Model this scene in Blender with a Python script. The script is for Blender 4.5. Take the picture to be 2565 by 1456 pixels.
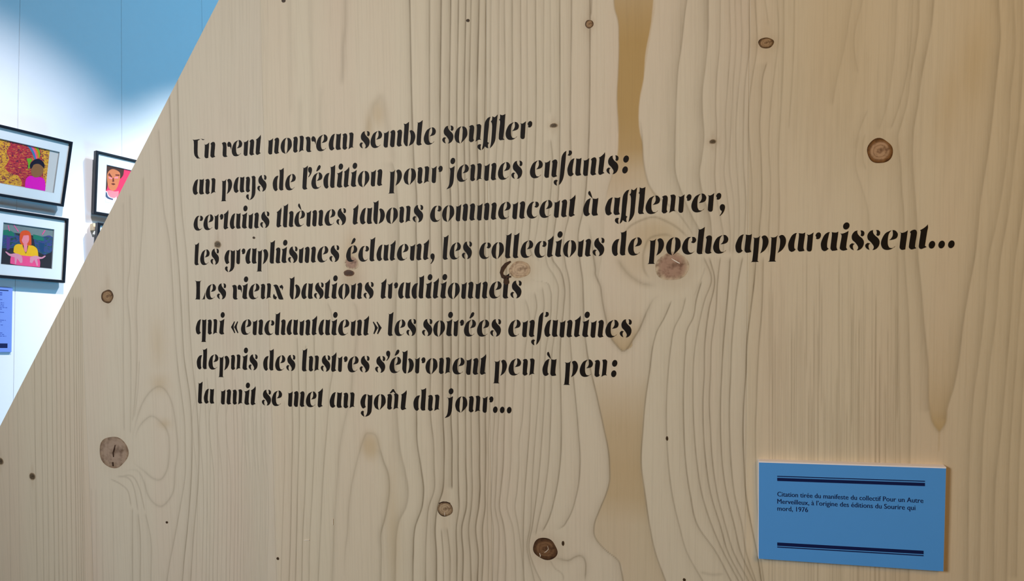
import bpy, bmesh, math, random
import numpy as np
from mathutils import Vector, Matrix

random.seed(7)
for o in list(bpy.data.objects):
    bpy.data.objects.remove(o, do_unlink=True)
SC = bpy.context.scene
COL = SC.collection

# ------------------------------------------------------------------ camera model
F = 1800.0                      # focal length in photo pixels (2565 x 1456)
CX, CY = 1282.5, 728.0
CAMZ = 1.5


def nrm(v):
    v = np.asarray(v, float)
    return v / np.linalg.norm(v)


Yw = nrm([1117.5, 162.0, 1800.0])            # room directions seen from the camera
Zw = np.array([-1032.0, -12898.0, 1800.0])
Zw = nrm(Zw - Yw * Zw.dot(Yw))
Zw = nrm(Zw)
Xw = np.cross(Yw, Zw)
CAM = np.array([0.0, 0.0, CAMZ])


def c2w(v):                                   # camera-frame direction -> room direction
    v = np.asarray(v, float)
    return np.array([v.dot(Xw), v.dot(Yw), v.dot(Zw)])


def ray(px, py):
    return c2w([(px - CX) / F, (py - CY) / F, 1.0])


cd = bpy.data.cameras.new('camera')
cam = bpy.data.objects.new('camera', cd)
COL.objects.link(cam)
cd.sensor_width = 36.0
cd.lens = F / 2565.0 * 36.0
cd.clip_start = 0.05
r_, u_, b_ = c2w([1, 0, 0]), c2w([0, -1, 0]), c2w([0, 0, -1])
cam.matrix_world = Matrix(((r_[0], u_[0], b_[0], CAM[0]), (r_[1], u_[1], b_[1], CAM[1]),
                           (r_[2], u_[2], b_[2], CAM[2]), (0, 0, 0, 1)))
SC.camera = cam

# ------------------------------------------------------------------ world, lights, exposure
SC.view_settings.view_transform = 'Standard'
SC.view_settings.look = 'None'
SC.view_settings.gamma = 1.0
SC.view_settings.use_curve_mapping = False
SC.view_settings.exposure = 0.0
w = bpy.data.worlds.new('world')
SC.world = w
w.use_nodes = True
w.node_tree.nodes['Background'].inputs[0].default_value = (0.6, 0.75, 1.0, 1)
w.node_tree.nodes['Background'].inputs[1].default_value = 0.02


def aim(o, target):
    d = Vector(target) - o.location
    o.rotation_euler = d.to_track_quat('-Z', 'Y').to_euler()


def lamp(name, kind, loc, target, energy, color, **kw):
    l = bpy.data.lights.new(name, kind)
    l.energy = energy
    l.color = color
    for k, v in kw.items():
        setattr(l, k, v)
    o = bpy.data.objects.new(name, l)
    COL.objects.link(o)
    o.location = loc
    aim(o, target)
    return o


# picture lights over the left wall, a blue wash, soft key and added warm fill on the wooden panel
lamp('picture_light', 'SPOT', (-1.50, 0.98, 3.45), (-2.62, 0.98, 1.70), 125, (1.0, 0.93, 0.97),
     spot_size=math.radians(70), spot_blend=1.0, shadow_soft_size=0.02)
lamp('picture_light', 'SPOT', (-1.50, 2.05, 3.50), (-2.62, 2.05, 1.85), 330, (1.0, 0.99, 0.97),
     spot_size=math.radians(62), spot_blend=1.0, shadow_soft_size=0.02)
lamp('blue_wash', 'AREA', (-0.4, 2.6, 3.95), (-2.6, 1.8, 2.4), 29, (0.13, 0.58, 1.0), size=0.5)
lamp('blue_wash', 'AREA', (-1.0, 2.2, 0.9), (-2.6, 1.3, 2.2), 17, (0.16, 0.58, 1.0), size=0.5)  # added low fill with no real lamp, turns the frame shadows blue
lamp('panel_light', 'SPOT', (-0.75, -1.15, 1.9), (-0.36, 0.62, 1.46), 83, (0.90, 0.95, 1.0), spot_size=math.radians(78),
     spot_blend=1.0, shadow_soft_size=0.25)
lamp('panel_light', 'AREA', (1.0, -0.5, 2.1), (0.15, 0.7, 1.6), 8.5, (1.0, 0.58, 0.13), size=0.6)  # added light without a real source, warms the panel's right side

# ------------------------------------------------------------------ helpers


def S(c):                                     # sRGB 0-255 -> linear rgba
    out = []
    for x in c:
        x = x / 255.0
        out.append(x / 12.92 if x <= 0.04045 else ((x + 0.055) / 1.055) ** 2.4)
    return (out[0], out[1], out[2], 1.0)


def mat(name, rgb, rough=0.6, noise=0.0, nscale=40.0, spec=0.3, bump=0.0):
    m = bpy.data.materials.new(name)
    m.use_nodes = True
    nt = m.node_tree
    bs = nt.nodes['Principled BSDF']
    bs.inputs['Roughness'].default_value = rough
    bs.inputs['Specular IOR Level'].default_value = spec
    col = S(rgb)
    tc = nt.nodes.new('ShaderNodeTexCoord')
    nz = nt.nodes.new('ShaderNodeTexNoise')
    nz.inputs['Scale'].default_value = nscale
    nz.inputs['Detail'].default_value = 3
    nt.links.new(tc.outputs['Object'], nz.inputs['Vector'])
    mx = nt.nodes.new('ShaderNodeMix')
    mx.data_type = 'RGBA'
    mx.inputs[6].default_value = tuple(c * (1 - noise) for c in col[:3]) + (1,)
    mx.inputs[7].default_value = tuple(min(1, c * (1 + noise)) for c in col[:3]) + (1,)
    nt.links.new(nz.outputs['Fac'], mx.inputs[0])
    nt.links.new(mx.outputs[2], bs.inputs['Base Color'])
    if bump:
        b = nt.nodes.new('ShaderNodeBump')
        b.inputs['Strength'].default_value = bump
        b.inputs['Distance'].default_value = 0.001
        nt.links.new(nz.outputs['Fac'], b.inputs['Height'])
        nt.links.new(b.outputs['Normal'], bs.inputs['Normal'])
    return m


def tag(o, label=None, cat=None, group=None, kind=None):
    if label: o['label'] = label
    if cat: o['category'] = cat
    if group: o['group'] = group
    if kind: o['kind'] = kind
    return o


def empty(name, mw):
    o = bpy.data.objects.new(name, None)
    o.empty_display_size = 0.05
    COL.objects.link(o)
    o.matrix_world = mw
    return o


def link(name, me, parent=None, mats=()):
    for m in mats:
        me.materials.append(m)
    o = bpy.data.objects.new(name, me)
    COL.objects.link(o)
    if parent is not None:
        o.parent = parent
    return o


def pydata(name, v, f, mats=(), parent=None, mi=None):
    me = bpy.data.meshes.new(name)
    me.from_pydata([tuple(map(float, a)) for a in v], [], f)
    me.update()
    if mi is not None:
        me.polygons.foreach_set('material_index', mi)
    return link(name, me, parent, mats)


def box(v, f, x0, x1, y0, y1, z0, z1):
    b = len(v)
    v += [(x0, y0, z0), (x1, y0, z0), (x1, y1, z0), (x0, y1, z0), (x0, y0, z1), (x1, y0, z1), (x1, y1, z1), (x0, y1, z1)]
    for q in ((0, 3, 2, 1), (4, 5, 6, 7), (0, 1, 5, 4), (1, 2, 6, 5), (2, 3, 7, 6), (3, 0, 4, 7)):
        f.append(tuple(b + i for i in q))


def boxobj(name, dims, m, parent=None):
    v, f = [], []
    box(v, f, *dims)
    return pydata(name, v, f, (m,), parent)


def prism(pts, y0, y1, v, f):
    """closed outline pts [(x,z)] from front y0 to back y1 (front looks to -y)"""
    n = len(pts)
    a = sum(pts[i][0] * pts[(i + 1) % n][1] - pts[(i + 1) % n][0] * pts[i][1] for i in range(n))
    if a < 0:
        pts = pts[::-1]
    b = len(v)
    v += [(p[0], y0, p[1]) for p in pts] + [(p[0], y1, p[1]) for p in pts]
    f.append(tuple(range(b, b + n)))
    f.append(tuple(range(b + 2 * n - 1, b + n - 1, -1)))
    for i in range(n):
        j = (i + 1) % n
        f.append((b + j, b + i, b + n + i, b + n + j))


def smooth(pts, sub=3, ang=48):
    """round a measured outline, keeping its sharp tips"""
    n = len(pts)
    P = [np.array(p, float) for p in pts]
    sharp = []
    for i in range(n):
        a, b = P[i] - P[i - 1], P[(i + 1) % n] - P[i]
        c = a.dot(b) / (np.linalg.norm(a) * np.linalg.norm(b) + 1e-9)
        sharp.append(math.degrees(math.acos(max(-1, min(1, c)))) > ang)
    out = []
    for i in range(n):
        j = (i + 1) % n
        p1, p2 = P[i], P[j]
        L = np.linalg.norm(p2 - p1)

        def tan(k, p, q, other):
            if sharp[k]:
                return (q - p)
            t = P[(k + 1) % n] - P[k - 1]
            return t / (np.linalg.norm(t) + 1e-9) * L
        t1, t2 = tan(i, p1, p2, None), tan(j, p1, p2, None)
        for s in range(sub):
            t = s / sub
            h = (2 * t**3 - 3 * t**2 + 1) * p1 + (t**3 - 2 * t**2 + t) * t1 + (-2 * t**3 + 3 * t**2) * p2 + (t**3 - t**2) * t2
            out.append((float(h[0]), float(h[1])))
    return out


def ell(cx, cy, rx, ry, n=20, slant=0.0):
    return [(cx + rx * math.cos(2 * math.pi * k / n) + slant * ry * math.sin(2 * math.pi * k / n),
             cy + ry * math.sin(2 * math.pi * k / n)) for k in range(n)]


# ------------------------------------------------------------------ the wooden panel's own frame
V1c = np.array([-5900 - CX, 698 - CY, F])
V2c = np.array([318.0, 32000.0, F])
PZ = -nrm(V2c)
PX = -nrm(V1c)
PX = nrm(PX - PZ * PX.dot(PZ))
PY = np.cross(PZ, PX)                          # away from the camera
P0 = np.array([0, 0, 0.75])
Q = 0.75 / F                                   # size of one photo pixel on the panel


def un(px, py, off=0.0):
    """photo point -> panel coordinates (x right, z up), off = distance in front of the face"""
    r = np.array([(px - CX) / F, (py - CY) / F, 1.0])
    p0 = P0 - PY * off
    t = p0.dot(PY) / r.dot(PY)
    q = t * r - P0
    return np.array([q.dot(PX), q.dot(PZ)])


def ung(px, py):
    px, py = np.asarray(px, float), np.asarray(py, float)
    r = np.stack([(px - CX) / F, (py - CY) / F, np.ones_like(px)], -1)
    t = P0.dot(PY) / (r @ PY)
    q = r * t[..., None] - P0
    return q @ PX, q @ PZ


pw = CAM + c2w(P0)
ax, ay, az = c2w(PX), c2w(PY), c2w(PZ)
PANEL_M = Matrix(((ax[0], ay[0], az[0], pw[0]), (ax[1], ay[1], az[1], pw[1]), (ax[2], ay[2], az[2], pw[2]), (0, 0, 0, 1)))


def zfloor(X):                                  # local z where the panel meets the floor
    return (-(pw[2]) - ax[2] * X) / az[2]


EA, EB = un(548, 0), un(1.6, 1065)              # two points of the slanted left edge


def xedge(Z):
    return EA[0] + (EB[0] - EA[0]) * (Z - EA[1]) / (EB[1] - EA[1])


TH = 0.027
SEAM = [-0.546 - 0.2605 * k for k in range(5, 0, -1)] + [-0.546, -0.2865, -0.0250, 0.2340, 0.4925, 0.75]
ZTOP = 0.95

# ------------------------------------------------------------------ room shell
XL, XR, YB, YF, ZC = -2.6195, 3.0, 5.2, -2.8, 4.4
m_wall = mat('white_wall_paint', (238, 240, 242), 0.75, 0.015, 30, 0.25, 0.05)
m_floor = mat('grey_floor', (128, 126, 122), 0.5, 0.08, 6, 0.4)
m_ceil = mat('ceiling_paint', (200, 200, 200), 0.9, 0.02, 10, 0.2)


def struct(name, dims, m):
    return tag(boxobj(name, dims, m), kind='structure')


struct('floor', (XL - .1, XR + .1, YF - .1, YB + .1, -0.1, 0), m_floor)
struct('ceiling', (XL - .1, XR + .1, YF - .1, YB + .1, ZC, ZC + .1), m_ceil)
struct('wall_right', (XR, XR + .1, YF, YB, 0, ZC), m_wall)
struct('wall_back', (XL, XR, YB, YB + .1, 0, ZC), m_wall)
struct('wall_front', (XL, XR, YF - .1, YF, 0, ZC), m_wall)
wl = struct('wall_left', (XL - .1, XL - .012, YF, YB, 0, ZC), m_wall)
y = 1.1525
while y > YF + .05: y -= 0.3617
ys = [YF]
while y < YB - .05:
    if y > YF + .05: ys.append(y)
    y += 0.3617
ys.append(YB)
for a, b in zip(ys[:-1], ys[1:]):
    v, f = [], []
    g, c = 0.0003, 0.0009
    # board with eased long edges
    sec = [(XL - .012, a + g), (XL - c, a + g), (XL, a + g + c), (XL, b - g - c), (XL - c, b - g), (XL - .012, b - g)]
    for z in (0, ZC):
        v += [(p[0], p[1], z) for p in sec]
    n = len(sec)
    f.append(tuple(range(n))); f.append(tuple(range(2 * n - 1, n - 1, -1)))
    for i in range(n):
        j = (i + 1) % n
        f.append((i, i + n, j + n, j))
    pydata('wall_panel', v, f, (m_wall,), wl)
boxobj('baseboard', (XL, XL + .012, YF, YB, 0, .08), m_wall, wl)

# ------------------------------------------------------------------ wood figure, in panel coordinates
RX0, RX1, RZ0, RZ1 = -0.72, 0.55, -0.41, 0.38
DX, DZ = Q, Q * 1.5
NX, NZ = int((RX1 - RX0) / DX) + 1, int((RZ1 - RZ0) / DZ) + 1
late = np.zeros((NZ, NX), np.float32)          # dark summer wood
warm = np.zeros((NZ, NX), np.float32)          # resinous / heart tint
halo = np.zeros((NZ, NX), np.float32)          # stained fibre round knots
zrow = RZ1 - np.arange(NZ) * DZ
xcol = RX0 + np.arange(NX) * DX
rng = np.random.default_rng(3)


def parse(s):
    a = np.array([[float(t) for t in p.split(',')] for p in s.split()])
    return a[:, 0], a[:, 1]


def curve_z(s):
    """a traced line that runs up the board: x as a function of z, row by row"""
    px, py = parse(s)
    X, Z = ung(px, py)
    o = np.argsort(Z)
    X, Z = X[o], Z[o]
    # smooth interpolation (cubic through the measured points)
    n = len(Z)
    if n > 2:
        m = np.gradient(X, Z)
        zz = np.clip(zrow, Z[0], Z[-1])
        k = np.clip(np.searchsorted(Z, zz) - 1, 0, n - 2)
        h = Z[k + 1] - Z[k]
        t = (zz - Z[k]) / h
        x = (2*t**3 - 3*t**2 + 1) * X[k] + (t**3 - 2*t**2 + t) * h * m[k] + (-2*t**3 + 3*t**2) * X[k+1] + (t**3 - t**2) * h * m[k+1]
    else:
        x = np.interp(zrow, Z, X)
    return x, Z[0], Z[-1]


def fade(z0, z1, L, top=True, bot=True):
    a = np.ones(NZ)
    if bot: a *= np.clip((zrow - z0) / L, 0, 1)
    if top: a *= np.clip((z1 - zrow) / L, 0, 1)
    return a * a * (3 - 2 * a)


def vline(s, st=0.6, mode='t', g=0.4, gl=22, wd=1.3, fl=14):
    """mode t: thin line; L: the wood darkens towards the line from its left; R: from its right"""
    x, z0, z1 = curve_z(s)
    eps = 0.004
    top = z1 < RZ1 - 0.06 - eps and z1 < 0.31 and not (z1 > 0.245)
    bot = z0 > -0.37 and not (z0 < -0.262)
    a = fade(z0, z1, fl * Q, top, bot)
    if not top: a = np.where(zrow > z1, 1, a)
    if not bot: a = np.where(zrow < z0, 1, a)
    a = a * (0.85 + 0.3 * np.interp(np.arange(NZ), np.arange(0, NZ + 40, 40), rng.random(len(np.arange(0, NZ + 40, 40)))))
    k = 50
    ci = np.round((x - RX0) / DX).astype(int)
    off = np.arange(-k, k + 1)
    cols = ci[:, None] + off[None, :]
    d = (xcol[np.clip(cols, 0, NX - 1)] - x[:, None]) / Q
    prof = st * np.exp(-0.5 * (d / wd) ** 2)
    if mode == 'L':
        prof = np.maximum(prof, np.where(d <= 0, g * np.exp(d / gl), g * np.exp(-0.5 * (d / 1.2) ** 2)))
    elif mode == 'R':
        prof = np.maximum(prof, np.where(d >= 0, g * np.exp(-d / gl), g * np.exp(-0.5 * (d / 1.2) ** 2)))
    elif mode == 'S':                          # soft, wide
        prof = np.maximum(prof, g * np.exp(-0.5 * (d / gl) ** 2))
    prof = prof * a[:, None]
    ok = (cols >= 0) & (cols < NX) & (a[:, None] > 0)
    rr = np.broadcast_to(np.arange(NZ)[:, None], cols.shape)
    cur = late[rr[ok], cols[ok]]
    late[rr[ok], cols[ok]] = np.maximum(cur, prof[ok]) + 0.25 * np.minimum(cur, prof[ok])


def loop(s, st=0.5, wd=1.8, closed=False, target=None, soft=0.0, sl=7):
    """a traced line that turns back on itself: stamped along its length"""
    tg = late if target is None else target
    px, py = parse(s)
    X, Z = ung(px, py)
    P = np.stack([X, Z], 1)
    n = len(P)
    pts = []
    for i in range(n - 1 + (1 if closed else 0)):
        p0, p1, p2, p3 = P[(i-1) % n if closed else max(i-1, 0)], P[i], P[(i+1) % n], P[(i+2) % n if closed else min(i+2, n-1)]
        m = max(2, int(np.linalg.norm(p2 - p1) / (Q * 0.8)))
        t = (np.arange(m) / m)[:, None]
        pts.append(0.5 * ((2*p1) + (-p0+p2)*t + (2*p0-5*p1+4*p2-p3)*t**2 + (-p0+3*p1-3*p2+p3)*t**3))
    pts = np.concatenate(pts)
    m = len(pts)
    tt = np.arange(m) / m
    a = np.ones(m) if closed else np.clip(np.minimum(tt, 1 - tt) * 8, 0, 1)
    R = 18 if soft else 6
    for (x, z), s_ in zip(pts, a):
        i, j = int((x - RX0) / DX), int((RZ1 - z) / DZ)
        i0, i1, j0, j1 = max(i - R, 0), min(i + R + 1, NX), max(j - R, 0), min(j + R + 1, NZ)
        if i0 >= i1 or j0 >= j1: continue
        d2 = ((xcol[None, i0:i1] - x) / Q) ** 2 + ((zrow[j0:j1, None] - z) / Q) ** 2
        val = st * s_ * np.exp(-0.5 * d2 / wd**2)
        if soft: val = np.maximum(val, soft * s_ * np.exp(-0.5 * d2 / sl**2))
        tg[j0:j1, i0:i1] = np.maximum(tg[j0:j1, i0:i1], val)


def band(sl, sr, val, prof, edge=2.0, target=None):
    """tint between two traced lines; prof = [(photo y, weight)]"""
    tg = warm if target is None else target
    xl, _, _ = curve_z(sl)
    xr, _, _ = curve_z(sr)
    zz = np.array([un(1400, y)[1] for y, _ in prof])[::-1]
    ww = np.array([v for _, v in prof])[::-1]
    a = np.interp(zrow, zz, ww)
    d = np.minimum(xcol[None, :] - xl[:, None], xr[:, None] - xcol[None, :]) / Q
    v = np.clip(d / edge + 0.5, 0, 1) * a[:, None] * val
    np.maximum(tg, v, out=tg)


def blob(px, py, rx, ry, val, target, p=2.0, ang=0.0):
    x, z = un(px, py)
    dx, dz = (xcol[None, :] - x) / Q, (zrow[:, None] - z) / Q
    c, s = math.cos(ang), math.sin(ang)
    u, v = dx * c + dz * s, -dx * s + dz * c
    g = val * np.exp(-((u / rx) ** 2 + (v / ry) ** 2) ** (p / 2))
    np.maximum(target, g, out=target)


# --- middle board: strong close rings
YS = [0, 340, 430, 480, 580, 680, 765, 880, 1060, 1100, 1170, 1230, 1270, 1320, 1390, 1456]
RINGS = [
    (1026, 1034, 1038, 1043, 1042, 1045, 1043, 1043, 1043.5, 1044, 1054, 1061, 1057, 1040, 1035, 1034),
    (1076, 1076, 1077, 1077, 1077, 1079, 1079.5, 1079.5, 1080, 1085, 1087, 1087, 1074, 1069, 1066, 1066),
    (1105, 1102, 1102, 1104, 1106, 1108, 1108, 1109, 1110, 1112, 1112, 1108.5, 1096, 1090, 1093, 1093),
    (1129, 1125, 1125, 1128, 1129, 1130, 1130, 1130, 1130, 1132, 1132, 1132, None, None, None, None),
    (1148.5, 1144, 1145, 1148, 1148, 1148, 1149, 1148, 1147, 1147.6, 1147.6, 1148.6, 1149.8, 1143, 1144.5, 1144),
    (1167, 1162.6, 1164, 1165, 1165, 1165, 1166, 1166, 1166, 1166.4, 1167, 1169, 1168, 1157, 1160, 1158.6),
    (1180, 1175, 1177, 1178, 1178, 1178, 1179, 1180, 1180, 1180.5, 1181.5, 1182.7, 1180.5, 1174, 1178, 1180),
    (1200, 1195, 1197, 1198.6, 1198.6, 1198.6, 1199.6, 1200.5, 1200, 1201, 1201, 1202, 1199, 1191.5, 1197.7, 1196),
    (1217.5, 1214, 1213, 1213.8, 1213.8, 1216.5, 1215, 1215, 1216, 1216.5, 1216.5, 1215, 1215, 1208.7, 1210, 1207),
    (1230, 1226, 1224, 1228, 1228, 1229, 1226, 1226, 1225, 1223, 1224, 1222, 1221, 1221, 1224, 1222.8),
    (1250, 1245.6, 1241.5, 1241, 1242, 1242, 1240, 1238, 1238, 1235, 1234, 1230.6, 1229, 1235, 1235, 1233.7),
    (1263, 1263, 1257.6, 1257, 1256, 1255, 1253, 1250, 1248.5, 1246, 1244.7, 1241.6, 1240, 1249, 1249, 1246),
    (1283, 1282, 1279, 1276.6, 1271, 1268, 1268, 1267, 1263, 1262, 1260, 1254, 1251, 1262, 1266.6, 1266),
]
ST = [.85, .62, .95, .9, .8, .85, .7, .95, .75, .4, .42, .45, .6]
for r, st in zip(RINGS, ST):
    s = ' '.join('%g,%g' % (x, y) for x, y in zip(r, YS) if x is not None)
    vline(s, st * 1.05, 'L', st * .52, 8 if st < .9 else 11, 1.4)
vline('1105,1322 1110,1390 1111,1456', .6, 't', wd=1.2)
vline('1119.5,1318 1127,1390 1127,1456', .6, 'L', .3, 8)
# right of the middle: finer lines bending round the knot at 1300,680
for s, st in [
    ('1304,0 1304,340 1302,430 1298,480 1292,560 1287,620', .6), ('1287,740 1290,800 1290,880 1282,1060 1280.7,1100 1279,1170 1273,1230 1269.8,1270 1284,1320 1290,1390 1291.7,1456', .5),
    ('1320,0 1320,340 1317.7,430 1318,480 1309,560 1306,610 1316,640', .5), ('1314,745 1324.6,780 1315,880 1307,1060 1301,1100 1299.5,1170 1294.8,1230 1290,1270 1298,1320 1307,1390 1313.6,1456', .55),
    ('1341.5,0 1341.5,340 1338,430 1336,480 1327,570 1326,620 1338,650', .8), ('1338,728 1344,760 1336,820 1334,880 1329,1000 1325.7,1080 1320,1160 1314,1240 1311,1320 1311,1390 1312,1456', .7),
    ('1362,0 1360,340 1359,430 1356,500 1344,580 1339,620 1352,660', .45), ('1358,715 1363,760 1355,830 1352.6,880 1348,1000 1342,1080 1336,1160 1331.6,1240 1328,1320 1320,1370 1330,1420 1338.6,1456', .6),
    ('1344,698 1357,697 1368,708 1378,726 1380.7,760 1376,820 1366.7,880 1363,1000 1358.5,1080 1352.6,1160 1344.4,1240 1333,1320 1325,1375 1340,1425 1355,1456', .7),
    ('1378,0 1379,290', .4), ('1379,345 1384,400 1380,480 1370,570 1366,630 1374,670 1388,692 1396,710 1397,760 1390,830 1383,880 1380.7,1000 1378,1080 1373.7,1160 1363,1240 1345.6,1320 1341,1345', .7),
    ('1402,0 1402,340 1401,430 1396,520 1386,600 1384,650 1404,680 1414,720 1412,770 1406,830 1403,880 1405,1000 1406,1080 1403,1160 1391,1240 1368,1315 1356,1336', .9),
    ('1431.6,0 1429,340 1430,430 1425,540 1412,600 1416,660 1425,700 1427.5,760 1427,830 1431,890 1441.5,1000 1448.5,1080 1453,1160 1444,1240 1420,1305 1409,1320 1390,1330', .75),
    ('1478,60 1475,340 1472.6,400 1462,520 1448,590 1452,650 1459,700 1461.4,760 1464,830 1471,885 1496.5,1000 1514,1080 1524,1130 1527,1170 1526,1210 1517.5,1240 1503,1275 1488,1320 1490,1345 1518.7,1380 1546,1402 1556,1430 1561,1456', .95)]:
    vline(s, st * .85, 'L', st * .32, 9, 1.2)
vline('1482,0 1480,45', .6)
for s, st in [('1325,590 1318,640', .3), ('1336,592 1330,640', .3), ('1379,592 1372,640', .4), ('1451,592 1447,640', .3),
              ('1502,592 1496,640', .3), ('1413,600 1408,650', .3)]:
    vline(s, st * .7)
# V tongue under the big knot
loop('1475,560 1482,610 1490.6,670 1491.8,689 1503.5,717 1507,740 1510.5,764 1520,810 1530,845 1543,864 1557,878 1569,876 1585,852 1602,824 1613,798 1622.8,775 1637,750 1651,742', .7, 1.6, soft=.22, sl=5)
band('1510.5,764 1520,810 1530,845 1543,864 1557,879', '1608,812 1602,824 1585,852 1569,876 1558,879', .6,
     [(700, 0), (770, .05), (810, .25), (845, .8), (875, 1.0), (879, 0)])
for s, st in [('1683.6,749.7 1662.6,799 1646,829 1637,860 1627.5,927 1617,1000 1610,1080 1606,1160 1615.8,1240 1627.5,1320 1640,1380 1667,1456', .8),
              ('1718.7,740 1707,785 1688,824.6 1681,864 1674,927 1669.6,1000 1669.6,1080 1674,1160 1683.6,1240 1702,1320 1718.7,1380 1760,1456', .65),
              ('1758.5,700 1744,752 1735,799 1723,822 1716,881 1713,940 1711.7,1000 1713,1080 1717.5,1160 1729,1240 1749,1320 1791,1380 1831,1456', .85),
              ('1761,640 1782,700 1765,752 1749,822 1741,869 1736,1000 1738.6,1080 1745.6,1160 1758.5,1240 1784,1320 1810,1380 1850,1456', .7),
              ('1775,640 1790,700 1775,780 1765.5,860 1764,940 1760.8,1000 1762,1080 1768,1160 1780.7,1240 1805,1320 1822,1380 1861,1456', .8),
              ('1805,640 1798,700 1793,780 1782,860 1779.5,940 1777,1000 1779.5,1080 1785,1160 1797,1240 1818,1320 1836,1380 1875,1456', .75),
              ('1829,640 1826,700 1819,780 1812,860 1807.6,940 1805,1000 1805,1080 1809,1160 1820.5,1240 1840,1320 1854,1380 1887,1456', .9),
              ('1861,640 1850,700 1840,780 1833,860 1830,940 1827.5,1000 1827.5,1080 1831,1160 1840,1240 1859,1320 1868,1380 1893,1456', .75),
              ('1894,640 1889.5,700 1880,780 1870.8,860 1868,940 1863.7,1000 1861,1080 1863.7,1160 1868.4,1240 1882.5,1320 1895,1380 1907,1456', .95),
              ('1912,640 1908,780 1901,860 1897,940 1895,1000 1892,1080 1893,1160 1895,1240 1900,1320 1906,1400 1913,1456', .6)]:
    vline(s, st * .9, 'L', st * .26, 8, 1.1)
band('1468,870 1480,940 1496.5,1000 1514,1080 1524,1130 1527,1170 1526,1210 1517.5,1240 1503,1275 1488,1320 1490,1345 1518.7,1380 1546,1402 1561,1456',
     '1630,925 1617,1000 1610,1080 1606,1160 1615.8,1240 1627.5,1320 1640,1380 1667,1456', .62,
     [(880, 0), (930, .1), (1000, .55), (1060, .85), (1160, 1.0), (1230, .95), (1300, .5), (1456, .4)], 6)
# swirl round the big knot
loop('1545.6,646.8 1559.6,670 1576,689 1594.7,703 1613.5,712 1639,714.6', .4, 2, soft=.25, sl=5)
loop('1560,590 1575,570 1593,558 1624,546 1644,545 1668,554 1693,568 1715,586.6 1728,600', .45, 1.8)
loop('1627.5,698 1613.5,677 1611,651 1612.6,631 1623.8,601 1644,590.7 1672,588.6 1690,598', .4, 2)
blob(1640, 590, 66, 44, .42, warm, 3)
blob(1590, 640, 46, 60, .22, warm, 3)
blob(1683, 672, 60, 54, .30, halo, 4)
# upper right middle board
for s, st, g in [
    ('1720,0 1715,35 1706,117 1699,164 1694,234 1691.8,300 1690.6,370 1693,440 1703.5,473 1708,485 1724.6,524.6 1738.6,552.6 1748,569 1757,600 1764,640', .62, .3),
    ('1773.7,0 1772.5,93.6 1766.7,164 1758.5,234 1759.6,290 1763,340 1756.4,400 1751.5,431 1755,464 1758.5,482 1778,545 1782,590 1783,640', .62, .36),
    ('1804,0 1801.8,117 1794.7,199 1792.4,269 1795,320 1793,377 1790,440 1792.4,475 1806,555 1810,576 1812,640', .5, .16),
    ('1827,0 1829,120 1822,220 1817,300 1818,370 1813.5,431 1820.5,487 1827.5,557 1829,588 1828,640', .45, .14),
    ('1841,0 1843,120 1836,220 1832,300 1827.5,429 1836.8,499 1839,557 1836,640', .38, .1),
    ('1855.6,0 1858,117 1850,220 1844,300 1846,431 1851,499 1851,581 1847,640', .4, .12),
    ('1875.4,0 1875,140 1867,199 1862.6,300 1862.6,417 1868,510 1865,580 1864,640', .5, .12),
    ('1891,0 1895,128 1883.6,199 1876.6,257 1875,300 1883.6,464 1883.6,534 1881,640', .5, .14),
    ('1916,0 1926,70', .4, .1), ('1923,150 1911.7,187 1907,257 1903.5,300 1907,417 1908,499 1902,581 1899,640', .62, .2),
    ('1947,0 1950,90 1944,150 1934,230 1925.7,370 1930,452 1925.7,581 1925,640', .4, .1),
    ('1963,0 1963,100 1957,250 1950,380 1952,520 1948,640', .4, .1), ('1990,0 1989,90 1984,200 1975,330', .3, .05),
    ('1893,0 1896,90', .3, .05)]:
    vline(s, st * .9, 'L', g * 1.2, 15, 1.2)
loop('1603,300 1607.6,335 1612,405 1621.6,452 1631,473 1642.7,489.5 1670,510 1697,533 1720,563 1738,592 1745,610', .45, 1.4)
loop('1737,745 1756,700 1768,665', .25, 1.3)
band('1537.4,0 1539.8,23 1546.8,46.8 1550,105 1548,187 1545.6,234 1549,340 1546,391 1531.6,443 1521,479 1519,505',
     '1636.8,0 1631,58.5 1617,135.7 1612,199 1603,245.6 1605,340 1607.6,350 1612,405 1621.6,452 1631,473 1650,492', 1.0,
     [(0, .75), (60, .9), (120, 1.0), (300, 1.0), (380, .9), (440, .42), (480, .28), (540, 0)], 3)
loop('1600,240 1612,150 1625,70 1636,5', .3, 9, target=warm)
vline('1537.4,0 1539.8,23 1546.8,46.8 1550,105 1548,187 1545.6,234 1549,340', .25, wd=1.3)
vline('1546,391 1531.6,443 1521,479 1513,530 1511,600 1497,700', .2, 'L', .12, 14)
# pointed figure in the middle board
loop('905,392 922,316 932.7,269 942,257 953.8,243 963,269 970,313 981.5,370 988.6,431', .18, 3, soft=.16, sl=7)
blob(946, 285, 20, 34, .34, warm, 2.5); blob(925, 320, 12, 40, .35, warm, 2)
vline('980,400 988.6,431 994,480 997,530 999,580 995,680 992,765 991,880 993,990 997,1078 1003.6,1134.7 1016,1188 1022.4,1235 1016,1272.5 1000.4,1303.8 994,1332 991,1391 989.5,1456', .42, 'L', .42, 11, 1.6)
vline('865,0 865,58 860,117 859,164 855.5,222', .3, 'S', .25, 5, 2, 30)
for s in ('752,230 750,340 748,480', '781,150 784,260 780,400', '806,200 802,300 806,420', '728,150 727,300'):
    vline(s, .1, 'S', .12, 5, 2, 40)
vline('881.7,752 890,766 895,791.5 893.7,834 890,880 883.4,935 880,973 872,1020 862,1060 850,1130 844.9,1200 838,1300 834,1400 832,1456', .3, 'S', .16, 5, 1.5)
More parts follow.
